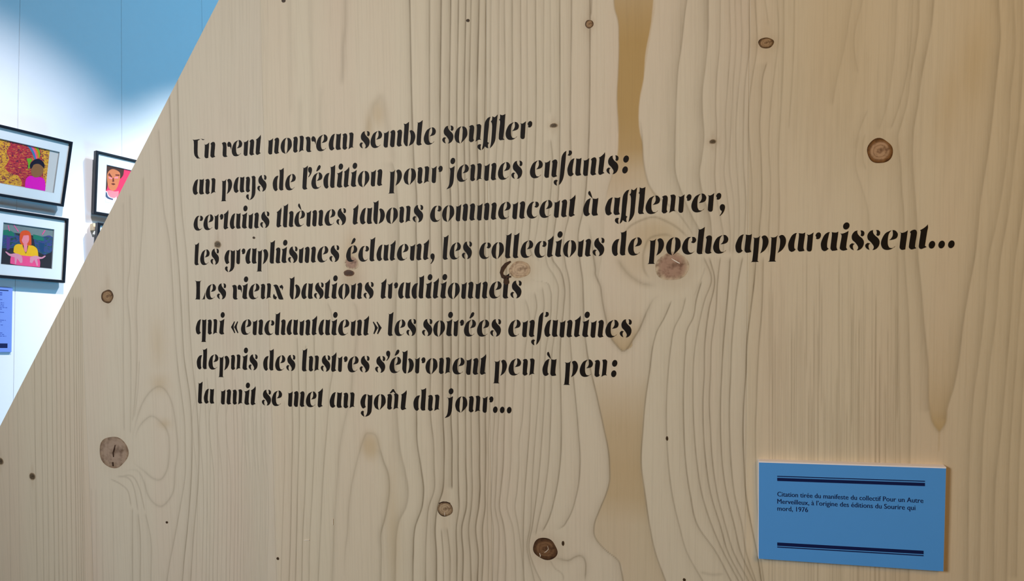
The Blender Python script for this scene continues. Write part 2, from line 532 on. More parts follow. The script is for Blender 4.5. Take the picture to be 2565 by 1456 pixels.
vline('818,754 826.8,774 832,796.6 835,834 835,865 832.8,934 826.8,970 820,1057 808.8,1200 804,1300 799.4,1400 797,1456', .42, 'L', .18, 6, 1.3)
vline('787,800 787,870 789,960 789,1060 783.8,1200 776,1350 774,1456', .45, 'L', .14, 6, 1.2)
vline('766,860 766.7,950 766,1060 765,1200 758,1350 756,1456', .5, 'L', .14, 6, 1.2)
vline('744,840 748,950 749.6,1060 746,1200 741.5,1400 740,1456', .55, 'L', .14, 6, 1.2)
vline('730,900 730.7,950 733,1060 730.5,1200 726,1400 724,1456', .55, 'L', .14, 6, 1.2)
vline('712,1000 713,1150 708,1300 704,1456', .3, 't', wd=1.1)
# tongue at the bottom
loop('864,1456 864,1391 870.5,1332 873.6,1272.5 881.4,1213 894,1156.6 906.5,1113 916,1089 925,1086 941,1091 950,1119 961,1156.6 970.7,1181.6 975.4,1219 970.7,1266 962.9,1303.8 955,1332 955,1391 953.5,1456', .30, 1.8, soft=.12, sl=5)
vline('950,1119 961,1156.6 970.7,1181.6 975.4,1219 970.7,1266 962.9,1303.8 955,1332 955,1391 953.5,1456', .45, 'L', .36, 7, 1.8)
blob(927, 1118, 26, 36, .46, warm, 3)
blob(985, 1330, 20, 160, .25, warm, 2)
loop('1390,1398 1407,1402 1425,1404 1438,1397 1450,1393 1461,1397 1467,1412 1467,1435 1465,1456', .6, 1.5, soft=.16, sl=6)
loop('1378,1404 1390,1424 1404,1434 1411,1444 1411,1456', .35, 1.2)
loop('1755,1434 1785,1440 1812,1438', .25, 2.5)
# left board
for s, st in [
    ('397,320 401.8,400 410,523 424.5,606 430.6,688 436.8,812 447,935 452.6,976 462,1052.8 464,1129 464,1186 452.6,1262.9 439,1339 424,1415.7 418,1456', .5),
    ('421,190 425,260 430.6,400 438.9,564 449,688 455,791 461.5,900 475.6,995 481,1110 477.5,1224.7 469.8,1320 460,1415.7 457,1456', .75),
    ('443,130 447,300 451,441 455,523 467.7,647 473.9,791 481,900 492.7,1014 498.5,1129 496.6,1205 485,1339 477.5,1456', .6),
    ('358.6,440 358.6,523 352.4,626 346,709 342,770 344,853 342,935 338,1000 332,1060', .45),
    ('325.6,482 325.6,667 319,729 325.6,812 327.7,956 326.6,1090', .4), ('309,503 309,770 309,900 311,1083', .35),
    ('349.5,900 345,980 336,1050', .3),
    ('332,1270 332,1339 332,1456', .6), ('345.7,1282 351,1339 351,1456', .55), ('362.9,1282 376,1339 378,1456', .42)]:
    vline(s, st * .8, 'L', st * .34, 6, 1.3)
loop('334,1159.7 359,1178.8 382,1198 401,1201.8 414.4,1186.5 422,1159.7 424,1114 420,1083 404.9,1060 382,1043 362.9,1052.8 347.6,1071.9 338,1098.6', .34, 1.7, soft=.12, sl=4)
loop('305.6,1182.7 332,1177 347.6,1182.7 361,1209 370.5,1240 385.8,1261 404.9,1268.6 424,1251 435.5,1224.7 439,1175 445,1129 441,1071.9 431.6,1014.6 416,980 397,968.8 374,984 355,1014.6 340,1060 332,1102', .34, 1.7, soft=.12, sl=4)
blob(400, 960, 30, 26, .3, warm, 2); blob(412, 1062, 22, 14, .3, warm, 2); blob(395, 860, 26, 70, .22, warm, 2)
for s in ('275,1199.8 301.8,1213 320.9,1232 328.5,1270', '290,1194 320.9,1198 336,1224.7 345.7,1282', '305.6,1192 332,1194 349.5,1224.7 362.9,1282'):
    loop(s, .4, 1.3)
for x, st in [(243, .2), (258, .2), (285, .2), (232, .25)]:
    vline('%g,1220 %g,1456' % (x - 3, x), st, wd=1.0)
for x, st in [(22, .25), (45, .2), (88, .4), (105, .4), (118, .36), (132, .4), (143, .4), (153, .36), (164, .42), (176, .4), (187, .45), (193, .4), (199, .42), (204, .4), (208, .3)]:
    vline('%g,740 %g,900 %g,1100 %g,1300 %g,1456' % (x - 3, x - 2, x, x + 3, x + 5), st * 1.0, 't', wd=1.0)
for x, st in [(494, .3), (509, .4), (519, .35), (527, .35), (536, .4), (547, .35), (557, .25), (569, .4), (578, .35), (589, .35), (597, .35), (605, .4)] + [(612 + 4.2 * k, .24) for k in range(15)]:
    top = 860 + (x % 7) * 40
    vline('%g,%g %g,1000 %g,1200 %g,1456' % (x - 9, top, x - 5, x, x - 3), st * .85, 't', wd=.9)
for k in range(22):
    x = 495 + k * 8.4 + rng.random() * 4
    vline('%g,%g %g,%g' % (x, 380 + rng.random() * 300, x + 3, 900), .10, 'S', .05, 3, 1.0, 50)
for k in range(14):
    x = 552 + k * 9 + rng.random() * 4
    vline('%g,0 %g,%g' % (x, x - 3, 300 + rng.random() * 100), .08, 'S', .05, 3, 1.0, 50)
# right board
for s, st, g in [
    ('2133.4,0 2114.7,117 2091,222 2084,269', .3, .14), ('2160,0 2138,105 2150,190', .3, .12), ('2175.5,270 2152,327.5 2140,380', .3, .12),
    ('2245.7,0 2241,117 2231.7,199 2222,260 2200,330', .34, .16), ('2301.8,0 2299.5,70 2292.5,117 2280.8,187 2271.4,257 2255,316 2249,335 2250,370 2256,417 2257.4,463 2263,534 2265,640 2274.6,788 2278,936 2280,1011 2278,1159 2276,1456', .5, .24),
    ('2286,0 2283,80 2270,190 2240,300 2228,330', .4, .16),
    ('2339,0 2332,70 2320.6,128.7 2306.5,199 2299.5,257 2287.8,327 2285.5,380 2287.8,440 2294.8,534 2298.7,640 2306,714 2315.4,825 2324.7,918 2326.5,1011 2330,1040', .4, .34),
    ('2500.7,0 2505,93.6 2496,187 2486.6,280.7 2479.6,340 2472.6,393.6 2456,499 2442,639 2424.8,732.7 2410,825 2400.7,907 2387.7,973.7 2373,1022 2367,1063', .34, .34),
    ('2538,0 2542.8,117 2531,234 2526.4,340 2515,440 2495,560 2476.7,640 2465.6,769.8 2450.7,899.5 2437.7,992 2428.5,1122 2424,1456', .42, .26),
    ('2560,0 2562,120 2552,300 2540,400 2524,540 2506,640 2495,788 2480,899.5 2469,1011 2461.9,1085 2458,1180 2452,1456', .42, .26),
    ('2580,300 2555,560 2543,640 2528.6,825 2517.5,955 2506,1085 2495,1180 2488,1456', .45, .26),
    ('2590,500 2560,700 2545,900 2530,1100 2520,1456', .45, .2), ('2600,600 2566,900 2552,1150 2545,1456', .45, .2),
    ('2246.8,600 2250.5,862.5 2254,1151.7 2254,1456', .38, .16),
    ('2168.5,330 2161.5,358.5 2161.5,393.6 2166,417 2175,432', .3, .1), ('2152,330 2143,420 2158,470 2172,520 2178,600', .3, .1)]:
    vline(s, st * .75, 'L', g * 1.2, 10, 1.4)
loop('2326.5,1011 2330,1040 2339.5,1066 2352.5,1081 2367,1062.7 2372.9,1022', .28, 2, soft=.14, sl=4)
band('2324.7,918 2326.5,1011 2330,1040 2339.5,1066 2352.5,1082', '2400.7,907 2387.7,973.7 2373,1022 2367,1063 2353,1082', .8,
     [(760, 0), (900, .2), (990, .55), (1030, 1.0), (1079, 1.0), (1082, 0)], 4)
for k in range(70):
    x = 1925 + k * 4.7 + rng.random() * 3
    a = 600 + rng.random() * 420
    vline('%g,%g %g,%g' % (x + 1, a, x, 1456 if rng.random() < .6 else a + 350), .16 + .42 * rng.random() ** 2, 't', wd=.8, fl=60)
for k in range(60):
    x = 1930 + k * 10.5 + rng.random() * 6
    a = rng.random() * 300
    vline('%g,%g %g,%g' % (x + 8, a, x, a + 250), .10, 'S', .06, 4, 1.0, 60)
blob(2440, 160, 34, 110, .35, warm, 2, -.12); blob(2380, 250, 26, 90, .28, warm, 2, -.12)
blob(2090, 120, 110, 260, .28, warm, 2); blob(2140, 160, 70, 200, .2, warm, 2)
# knots: (x, y, rx, ry, kind)
KNOTS = [(1476, 60.4, 10, 11, 'ring'), (1387, 314.6, 10, 6, 'soft'), (1785.4, 355, 9, 6, 'soft'), (1918.7, 107.6, 19, 14, 'ring'),
         (1172, 51.5, 4.5, 4, 'pin'), (710.5, 1, 5, 6, 'pin'), (2203.6, 378.4, 33, 31, 'bigring'), (269, 743, 15, 17, 'ring'),
         (284.6, 1133, 35, 41, 'brown'), (81, 1194, 8, 9, 'soft'), (1, 1156, 8, 9, 'soft'), (418, 1309, 3, 3, 'pin'),
         (545.3, 612.7, 9, 9, 'soft'), (636, 595.7, 3.5, 3, 'pin'), (696, 1399.7, 3.5, 3.5, 'pin'), (880.7, 659, 17, 17, 'pink'),
         (874, 684.4, 14, 8, 'bark'), (1301.7, 675.5, 26, 22, 'tan'), (1683, 668, 41, 37, 'pink'), (1670.8, 1098.8, 3.2, 5.5, 'pin'),
         (1114.7, 1275.6, 20, 18, 'ring2'), (1365.5, 1375.6, 31, 27, 'dark'), (1410.3, 1361.6, 3.5, 6, 'pin'), (1714, 1453, 4, 4, 'pin')]
for x, y, rx, ry, k in KNOTS:
    if k != 'pin':
        blob(x, y, rx * 1.5, ry * 1.6, .42 if k in ('soft', 'dark', 'ring') else .2, halo, 2.5)
        if rx < 22: blob(x, y - ry * 1.8, rx * .6, ry * 2.0, .3, halo, 2); blob(x, y + ry * 1.8, rx * .6, ry * 2.0, .25, halo, 2)
for x, y, rx, ry, k in KNOTS:                       # growth lines part round the knots
    if 8 < rx < 45 and k in ('ring2', 'bigring', 'dark', 'brown'):
        pass
blob(880, 640, 26, 56, .34, warm, 2); blob(878, 700, 30, 26, .5, halo, 2); blob(1290, 668, 50, 42, .3, warm, 3)

grain = np.stack([late, warm, halo], -1)


def sample(X, Z):
    u = np.clip((X - RX0) / DX, 0, NX - 1.001)
    v = np.clip((RZ1 - Z) / DZ, 0, NZ - 1.001)
    i, j = u.astype(int), v.astype(int)
    fu, fv = (u - i)[..., None], (v - j)[..., None]
    g = grain[j, i] * (1 - fu) * (1 - fv) + grain[j, i + 1] * fu * (1 - fv) + grain[j + 1, i] * (1 - fu) * fv + grain[j + 1, i + 1] * fu * fv
    return g


# --- wood material: the traced figure drives colour, noise gives the fibre
def wood_material(c1, c2, c3):
    m = bpy.data.materials.new('spruce_wood')
    m.use_nodes = True
    nt = m.node_tree
    N, L = nt.nodes, nt.links
    bs = N['Principled BSDF']
    bs.inputs['Roughness'].default_value = 0.55
    bs.inputs['Specular IOR Level'].default_value = 0.22
    at = N.new('ShaderNodeAttribute'); at.attribute_name = 'grain'
    sp = N.new('ShaderNodeSeparateColor'); L.new(at.outputs['Color'], sp.inputs[0])
    tc = N.new('ShaderNodeTexCoord')

    def noise(sc, detail, scale=1.0, rough=.5):
        mp = N.new('ShaderNodeMapping'); mp.inputs['Scale'].default_value = sc
        L.new(tc.outputs['Object'], mp.inputs['Vector'])
        n = N.new('ShaderNodeTexNoise'); n.inputs['Scale'].default_value = scale
        n.inputs['Detail'].default_value = detail; n.inputs['Roughness'].default_value = rough
        L.new(mp.outputs[0], n.inputs['Vector'])
        return n.outputs['Fac']

    def math_(op, a, b, clamp=False):
        n = N.new('ShaderNodeMath'); n.operation = op; n.use_clamp = clamp
        for k, x in enumerate((a, b)):
            if isinstance(x, (int, float)): n.inputs[k].default_value = x
            else: L.new(x, n.inputs[k])
        return n.outputs[0]

    def mix(fac, a, b, mode='MIX'):
        n = N.new('ShaderNodeMix'); n.data_type = 'RGBA'; n.blend_type = mode
        if isinstance(fac, (int, float)): n.inputs[0].default_value = fac
        else: L.new(fac, n.inputs[0])
        for k, x in ((6, a), (7, b)):
            if isinstance(x, tuple): n.inputs[k].default_value = x
            else: L.new(x, n.inputs[k])
        return n.outputs[2]

    big = noise((3.2, 1, 1.1), 2)
    mid = noise((14, 1, 1.6), 2)
    fib = noise((420, 8, 9), 3, 1.0, .6)
    fine = noise((1400, 20, 60), 2, 1.0, .6)
    c = mix(big, S(c1), S(c2))
    c = mix(math_('MULTIPLY', math_('SUBTRACT', mid, .45, True), 1.6, True), c, S(c3))
    c = mix(math_('MULTIPLY', sp.outputs[1], 1.0, True), c, S((184, 151, 95)))
    c = mix(math_('MULTIPLY', sp.outputs[2], .85, True), c, S((170, 142, 112)))
    c = mix(math_('MULTIPLY', at.outputs['Alpha'], 1.0, True), c, S((206, 178, 126)))
    f1 = math_('MULTIPLY', math_('SUBTRACT', fib, .48), .9)
    lt = math_('ADD', math_('MULTIPLY', sp.outputs[0], math_('ADD', math_('MULTIPLY', fine, .5), .75)), math_('MAXIMUM', math_('MULTIPLY', f1, .5), 0), True)
    c = mix(math_('MULTIPLY', lt, .86, True), c, S((112, 94, 66)))
    c = mix(math_('MULTIPLY', fine, .10), c, S((140, 120, 95)))
    L.new(c, bs.inputs['Base Color'])
    bm = N.new('ShaderNodeBump'); bm.inputs['Strength'].default_value = .12; bm.inputs['Distance'].default_value = .0005
    L.new(math_('SUBTRACT', fib, math_('MULTIPLY', sp.outputs[0], .6)), bm.inputs['Height'])
    L.new(bm.outputs[0], bs.inputs['Normal'])
    return m


m_wood = wood_material((220, 208, 184), (215, 200, 174), (217, 194, 171))
m_wood_rosy = wood_material((218, 206, 184), (212, 198, 175), (216, 191, 171))
panel = empty('wooden_panel', PANEL_M)
tag(panel, 'large pale spruce panel with slanted left edge carrying the black French quotation', 'panel')

planks = []
GX, GZ = 0.0007, 0.0013
for a, b in zip(SEAM[:-1], SEAM[1:]):
    zb = max(zfloor(a), zfloor(b)) + 0.002
    # the top of the board is where the slanted edge crosses its right side
    m = (EB[0] - EA[0]) / (EB[1] - EA[1])
    zt = min(ZTOP, EA[1] + (b - EA[0]) / m)
    if zt < zb + .02: continue
    zt -= 0.0005
    vis0, vis1 = max(RZ0 + .01, zb), min(RZ1 - .01, zt)
    inview = b > RX0 + .02 and a < RX1 - .02 and vis1 > vis0
    if inview:
        rows = np.concatenate([np.linspace(zb, vis0, 6)[:-1], np.arange(vis0, vis1, GZ), np.linspace(vis1, zt, 6)])
        nx = max(4, int((b - a) / GX))
    else:
        rows, nx = np.linspace(zb, zt, 12), 6
    rows = np.unique(np.round(rows, 6))
    # extra row exactly where the slant leaves the left seam
    za = EA[1] + (a - EA[0]) / m
    if zb < za < zt: rows = np.unique(np.append(rows, za))
    gap = 0.0
    xl = np.maximum(a + gap, xedge(rows))
    xr = np.full_like(rows, b - gap)
    xl = np.minimum(xl, xr - 1e-5)
    t = np.linspace(0, 1, nx)
    X = xl[:, None] * (1 - t) + xr[:, None] * t
    X = X.copy()
    Z = np.broadcast_to(rows[:, None], X.shape)
    nr = len(rows)
    yy = np.zeros_like(X)
    yy[:, 0] = np.where(xl <= a + gap + 1e-6, .0, .0); yy[:, -1] = .00001; X[:, -1] += .00005
    co = np.stack([X, yy, Z], -1).reshape(-1, 3)
    back = co.copy().reshape(nr, nx, 3)[:, [0, -1]].copy(); back[:, :, 1] = TH
    back = back.reshape(-1, 3)
    nf = len(co)
    idx = np.arange(nf).reshape(nr, nx)
    q = np.stack([idx[:-1, :-1], idx[:-1, 1:], idx[1:, 1:], idx[1:, :-1]], -1).reshape(-1, 4)
    bi = nf + np.arange(2 * nr).reshape(nr, 2)
    qb = np.stack([bi[:-1, 1], bi[:-1, 0], bi[1:, 0], bi[1:, 1]], -1)
    ql = np.stack([bi[:-1, 0], idx[:-1, 0], idx[1:, 0], bi[1:, 0]], -1)
    qr = np.stack([idx[:-1, -1], bi[:-1, 1], bi[1:, 1], idx[1:, -1]], -1)
    quads = np.concatenate([q, qb, ql, qr])
    allv = np.concatenate([co, back])
    me = bpy.data.meshes.new('plank')
    caps = [list(idx[0][::-1]) + [bi[0, 0], bi[0, 1]], list(idx[-1]) + [bi[-1, 1], bi[-1, 0]]]
    nl = quads.size + sum(map(len, caps))
    me.vertices.add(len(allv)); me.vertices.foreach_set('co', allv.astype(np.float32).ravel())
    me.loops.add(nl); me.loops.foreach_set('vertex_index', np.concatenate([quads.ravel(), np.array(sum(caps, []))]).astype(np.int32))
    starts = list(range(0, quads.size, 4)) + [quads.size, quads.size + len(caps[0])]
    me.polygons.add(len(starts)); me.polygons.foreach_set('loop_start', np.array(starts, np.int32))
    me.update(calc_edges=True)
    at = me.attributes.new('grain', 'FLOAT_COLOR', 'POINT')
    if inview:
        g = sample(allv[:, 0], allv[:, 2])
    else:
        g = np.zeros((len(allv), 3))
    g[nf:] = .15
    tb = {5: .0, 6: .05, 7: .0, 8: .15, 9: .75, 10: .6}.get(SEAM.index(a), .1)
    tone = np.full(len(allv), tb)
    if SEAM.index(a) == 8: tone = tb + .4 * np.clip((allv[:, 0] - a) / (b - a) - .25, 0, 1)
    at.data.foreach_set('color', np.concatenate([g, tone[:, None]], 1).astype(np.float32).ravel())
    o = link('plank', me, panel, (m_wood_rosy if SEAM.index(a) in (4, 5) else m_wood,))
    planks.append((a, b, o))

# --- knots, each a plug set into its board
def knot_material(name, center, ring, dark, spread=.5, rs=.35):
    m = bpy.data.materials.new(name)
    m.use_nodes = True
    nt = m.node_tree; N, L = nt.nodes, nt.links
    bs = N['Principled BSDF']; bs.inputs['Roughness'].default_value = .55; bs.inputs['Specular IOR Level'].default_value = .25
    tc = N.new('ShaderNodeTexCoord')
    nz = N.new('ShaderNodeTexNoise'); nz.inputs['Scale'].default_value = 2.4; nz.inputs['Detail'].default_value = 4
    L.new(tc.outputs['Object'], nz.inputs['Vector'])
    va = N.new('ShaderNodeVectorMath'); va.operation = 'MULTIPLY_ADD'
    va.inputs[1].default_value = (spread, 0, spread); L.new(nz.outputs['Color'], va.inputs[0])
    sub = N.new('ShaderNodeVectorMath'); sub.operation = 'ADD'; sub.inputs[1].default_value = (-spread / 2, 0, -spread / 2)
    L.new(tc.outputs['Object'], sub.inputs[0]); L.new(sub.outputs[0], va.inputs[2])
    ln = N.new('ShaderNodeVectorMath'); ln.operation = 'LENGTH'; L.new(va.outputs[0], ln.inputs[0])
    wv = N.new('ShaderNodeMath'); wv.operation = 'SINE'
    ml = N.new('ShaderNodeMath'); ml.operation = 'MULTIPLY'; ml.inputs[1].default_value = 26; L.new(ln.outputs['Value'], ml.inputs[0]); L.new(ml.outputs[0], wv.inputs[0])
    rp = N.new('ShaderNodeValToRGB'); L.new(ln.outputs['Value'], rp.inputs[0])
    e = rp.color_ramp.elements
    e[0].position = 0; e[0].color = S(center)
    e[1].position = 1.0; e[1].color = S(dark)
    k = rp.color_ramp.elements.new(.68); k.color = S(center)
    k = rp.color_ramp.elements.new(.86); k.color = S(ring)
    mx = N.new('ShaderNodeMix'); mx.data_type = 'RGBA'; mx.blend_type = 'MULTIPLY'
    m2 = N.new('ShaderNodeMath'); m2.operation = 'MULTIPLY'; m2.inputs[1].default_value = rs; m2.use_clamp = True; L.new(wv.outputs[0], m2.inputs[0])
    L.new(m2.outputs[0], mx.inputs[0]); L.new(rp.outputs[0], mx.inputs[6]); mx.inputs[7].default_value = S((150, 120, 90))
    n3 = N.new('ShaderNodeMix'); n3.data_type = 'RGBA'; n3.blend_type = 'MULTIPLY'; n3.inputs[7].default_value = S((140, 115, 95))
    gt = N.new('ShaderNodeMath'); gt.operation = 'MULTIPLY_ADD'; gt.inputs[1].default_value = 3; gt.inputs[2].default_value = -1.35; gt.use_clamp = True
    L.new(nz.outputs['Fac'], gt.inputs[0]); L.new(gt.outputs[0], n3.inputs[0]); L.new(mx.outputs[2], n3.inputs[6])
    L.new(n3.outputs[2], bs.inputs['Base Color'])
    return m


KM = {
    'ring': knot_material('knot_ringed', (160, 128, 92), (110, 80, 48), (78, 54, 30), .25),
    'ring2': knot_material('knot_grey_ringed', (176, 150, 118), (150, 122, 90), (70, 50, 32), .08),
    'bigring': knot_material('knot_dark_rim', (178, 142, 108), (128, 86, 44), (92, 56, 22), .14),
    'soft': knot_material('knot_small_dark', (98, 82, 60), (150, 130, 102), (186, 166, 136), .4),
    'brown': knot_material('knot_brown', (164, 140, 120), (166, 142, 120), (150, 124, 100), .6, .08),
    'pink': knot_material('knot_rosy', (168, 134, 112), (182, 154, 128), (204, 184, 154), .35, .05),
    'tan': knot_material('knot_tan', (196, 168, 136), (192, 162, 128), (190, 164, 130), .15, .2),
    'dark': knot_material('knot_dark', (122, 88, 58), (92, 62, 36), (74, 48, 26), .3),
    'bark': knot_material('knot_bark', (80, 52, 30), (100, 68, 42), (150, 114, 82), .7),
    'pin': knot_material('knot_pin', (70, 52, 30), (84, 62, 38), (110, 86, 60), .3),
}
m_crack = mat('dark_crack', (64, 42, 26), .8, .3, 300)
m_chip = mat('pale_chip', (235, 222, 205), .4, .1, 300, .5)


def plank_of(X):
    for a, b, o in planks:
        if a <= X < b: return o
    return planks[-1][2]


def knot(x, y, rx, ry, kind):
    cx, cz = un(x, y)
    ex, _ = un(x + rx, y); _, ez = un(x, y - ry)
    RX, RZ = abs(ex - cx), abs(ez - cz)
    n, rings = 36, 7
    v, f = [(0, 0, 0)], []
    ph = [random.random() * 6 for _ in range(3)]
    for r in range(1, rings + 1):
        t = r / rings
        for k in range(n):
            a = 2 * math.pi * k / n
            wob = 1 + .05 * math.sin(2 * a + ph[0]) + .03 * math.sin(3 * a + ph[1]) + .02 * math.sin(5 * a + ph[2])
            v.append((t * wob * math.cos(a), 0, t * wob * math.sin(a)))
    for k in range(n): f.append((0, 1 + k, 1 + (k + 1) % n))
    for r in range(rings - 1):
        for k in range(n):
            a0, a1 = 1 + r * n + k, 1 + r * n + (k + 1) % n
            f.append((a0, a0 + n, a1 + n, a1))
    # shallow dome and a rim that drops into the board (y scaled with the object: 1 unit = 1 mm)
    vv = []
    for i, (X, _, Z) in enumerate(v):
        rr = math.hypot(X, Z)
        vv.append((X, -0.26 + .10 * rr * rr, Z))
    b = len(vv); last = 1 + (rings - 1) * n
    for k in range(n): vv.append((v[last + k][0], .6, v[last + k][2]))
    for k in range(n): f.append((last + k, b + k, b + (k + 1) % n, last + (k + 1) % n))
    o = pydata('knot', vv, f, (KM[kind],), plank_of(cx))
    o.location = (cx, 0, cz); o.scale = (RX, .001, RZ)
    return o


for k in KNOTS: knot(*k)


def strip(px, w, m, name, y0=-.0007, parent=None):
    """a small raised sliver following photo points"""
    P = [un(*p) for p in px]
    n = len(P)
    L, R = [], []
    for i in range(n):
        d = nrm(P[min(i + 1, n - 1)] - P[max(i - 1, 0)])
        nn = np.array([-d[1], d[0]])
        ww = w * Q * (math.sin(math.pi * (i + .5) / n) * .8 + .2) * (.8 + .4 * random.random())
        L.append(P[i] + nn * ww); R.append(P[i] - nn * ww)
    pts = [tuple(p) for p in L] + [tuple(p) for p in R[::-1]]
    v, f = [], []
    prism(pts, y0, .0002, v, f)
    return pydata(name, v, f, (m,), parent or plank_of(P[0][0]))


strip([(1279, 655), (1268, 662), (1260, 672), (1256, 683), (1259, 694), (1266, 699)], 4.5, m_crack, 'bark_crescent')
strip([(1266, 697), (1268, 706), (1272, 712)], 8, m_crack, 'bark_crescent')
strip([(1262, 690), (1270, 694), (1280, 693)], 3, m_crack, 'bark_crescent')
strip([(1682, 648), (1690, 653), (1697, 657), (1703, 660)], 1.3, m_chip, 'pale_chip')
strip([(289, 1115), (287, 1125), (284, 1134), (285, 1145)], 2.2, m_crack, 'knot_crack')
strip([(283, 1158), (284, 1168)], 2.6, m_crack, 'knot_crack')
strip([(1372, 1368), (1374, 1376), (1368, 1382), (1364, 1384)], .6, m_chip, 'pale_chip')
strip([(1352, 1386), (1354, 1392), (1353, 1395)], 1.0, m_chip, 'pale_chip')
strip([(1099, 1261), (1107, 1258.5), (1118, 1258), (1128, 1261)], 1.4, m_crack, 'knot_crack')
strip([(1114, 1284), (1114.5, 1292)], .8, m_chip, 'pale_chip')
strip([(834, 1300), (834, 1315)], 1.0, m_chip, 'pale_chip')
strip([(762, 1354), (768, 1353), (775, 1353)], .9, m_chip, 'pale_chip')

# ------------------------------------------------------------------ the lettering: stencilled fat-face italic
G = {}      # glyph: (advance, [outlines]) in hundredths of the x-height


def P_(s):
    return [tuple(float(t) for t in p.split(',')) for p in s.split()]


def dot(cx, cy, rx=17, ry=20): return ell(cx, cy, rx, ry, 20, .12)


N1 = '3,96 13,91 30,95 44,104 42,91 31,0 13,-2 4,6 2,15 9,88'
N2 = '55,94 63,102 79,107 88,102 91,88 81,15 88,5 77,2 63,-1 53,6 50,15 59,80 59,88'
N2M = '55,94 63,102 79,107 88,102 91,88 81,6 79,0 63,-2 53,6 50,15 59,80 59,88'
AB = '50,106 41,106 23,94 9,69 1,44 2,23 7,8 18,0 30,3 43,14 36,19 34,32 36,55 41,79 46,101'
AS = '60,106 69,104 84,103 95,108 93,88 85,23 91,5 77,2 62,1 54,10 53,21 60,81 61,97'
EBG = '55,106 47,104 24,92 7,65 0,40 3,19 14,4 32,-1 55,4 74,19 68,12 55,9 43,12 36,27 35,50 38,79 45,96'
EE = '60,108 74,105 86,90 87,77 80,63 64,56 43,53 53,62 61,77 62,92'
U1 = '5,98 19,105 31,105 38,95 38,75 31,22 36,11 25,2 12,0 2,10 7,75 10,91'
U2 = '54,105 63,108 77,109 86,100 85,85 77,18 84,11 67,12 46,2 50,14 58,79 57,98'
LS = '7,148 18,143 33,147 49,157 47,142 31,16 38,4 28,1 14,-1 4,4 0,15 14,142'
ACU = '42,117 57,148 70,157 78,148 70,130 47,115'
GRV = '38,150 44,152 50,138 59,106 46,119 35,132 34,143'
SH = lambda s, dx, dy=0: [(x + dx, y + dy) for x, y in P_(s)]
G['n'] = (101, [P_(N1), P_(N2)])
G['m'] = (151, [P_(N1), P_(N2M), SH(N2, 50)])
G['u'] = (100, [P_(U1), P_(U2)])
G['r'] = (78, [P_('2,98 13,94 25,98 39,107 36,90 29,12 25,3 17,0 7,2 1,13 7,88'), P_('49,90 58,104 70,107 78,99 78,84 72,73 61,68 52,71 54,79')])
G['a'] = (102, [P_(AB), P_(AS)])
G['à'] = (102, [P_(AB), P_(AS), P_(GRV)])
G['e'] = (95, [P_(EBG), P_(EE)])
G['é'] = (95, [P_(EBG), P_(EE), P_(ACU)])
G['è'] = (95, [P_(EBG), P_(EE), SH(GRV, 2, 3)])
G['c'] = (86, [P_('53,101 36,99 16,82 3,55 0,36 5,16 18,2 37,-2 58,4 72,17 64,11 52,8 43,12 35,26 34,45 36,70 41,89'), P_('60,101 74,99 83,87 81,74 70,65 59,66 54,71 61,77 61,93')])
G['o'] = (96, [P_('49,102 30,95 10,74 1,45 4,24 13,7 36,-4 32,9 30,28 34,62 38,87'), P_('54,101 69,99 83,86 88,62 85,41 69,20 42,-3 48,9 53,26 56,55 58,78 56,93')])
G['p'] = (98, [P_('0,88 15,85 30,88 41,97 36,84 24,-47 31,-53 -14,-53 -6,-47 6,80'), P_('48,90 56,96 66,98 76,93 84,80 87,64 84,46 76,28 62,10 40,-4 46,10 51,30 54,55 54,72 51,82')])
G['q'] = (102, [P_(AB), P_('60,106 69,103 84,103 95,108 93,88 79,-47 85,-53 42,-53 49,-47 60,85')])
G['h'] = (96, [P_('7,148 18,143 33,147 49,157 47,142 31,6 34,1 14,-1 4,4 0,15 14,142'), P_('54,94 61,102 73,107 83,105 89,98 89,83 80,13 87,6 75,1 62,0 52,5 49,15 58,75 58,88')])
G['i'] = (54, [P_('4,97 15,96 31,101 48,110 45,92 35,19 42,6 29,2 17,1 4,8 1,18 11,77 10,90'), dot(36, 138)])
G['j'] = (54, [P_('-5,93 9,89 22,92 39,101 35,70 28,9 20,-15 6,-32 -25,-43 -9,-24 -1,0 7,66 5,86'), dot(27, 133)])
G['s'] = (83, [P_('42,111 28,107 15,92 11,76 15,59 28,46 38,33 45,20 44,9 38,1 49,2 65,13 74,31 75,50 67,66 53,79 43,92 40,105'),
               P_('57,111 70,109 78,98 76,83 67,77 58,83 61,92 60,105'), P_('13,41 27,37 19,31 17,18 22,1 8,9 0,22 2,33')])
G['t'] = (54, [P_('45,133 46,115 43,100 31,18 40,10 26,5 13,0 4,4 0,16 10,96 6,103 21,111 38,124')])
G['l'] = (54, [P_(LS)])
G['d'] = (103, [P_('50,101 31,98 13,83 2,60 0,41 3,18 15,1 27,-1 38,10 35,18 35,41 38,73 48,100'),
                P_('55,142 64,139 80,142 95,151 94,125 83,14 85,5 68,1 57,4 51,18 60,94 61,136')])
G['b'] = (94, [P_('4,144 20,140 43,152 41,124 30,30 28,0 18,-1 8,8 0,30 9,130'), P_('45,93 57,100 76,89 86,62 81,36 67,14 38,0 49,27 54,62 50,85')])
G['f'] = (55, [P_('51,155 36,146 22,126 16,98 8,31 1,-25 -3,-50 11,-37 26,-11 34,23 45,102 49,138'),
               P_('69,157 83,155 88,146 84,132 71,124 59,128 67,138 68,150'), P_('-20,-16 -10,-21 -18,-33 -16,-53 -30,-45 -37,-33 -34,-21')])
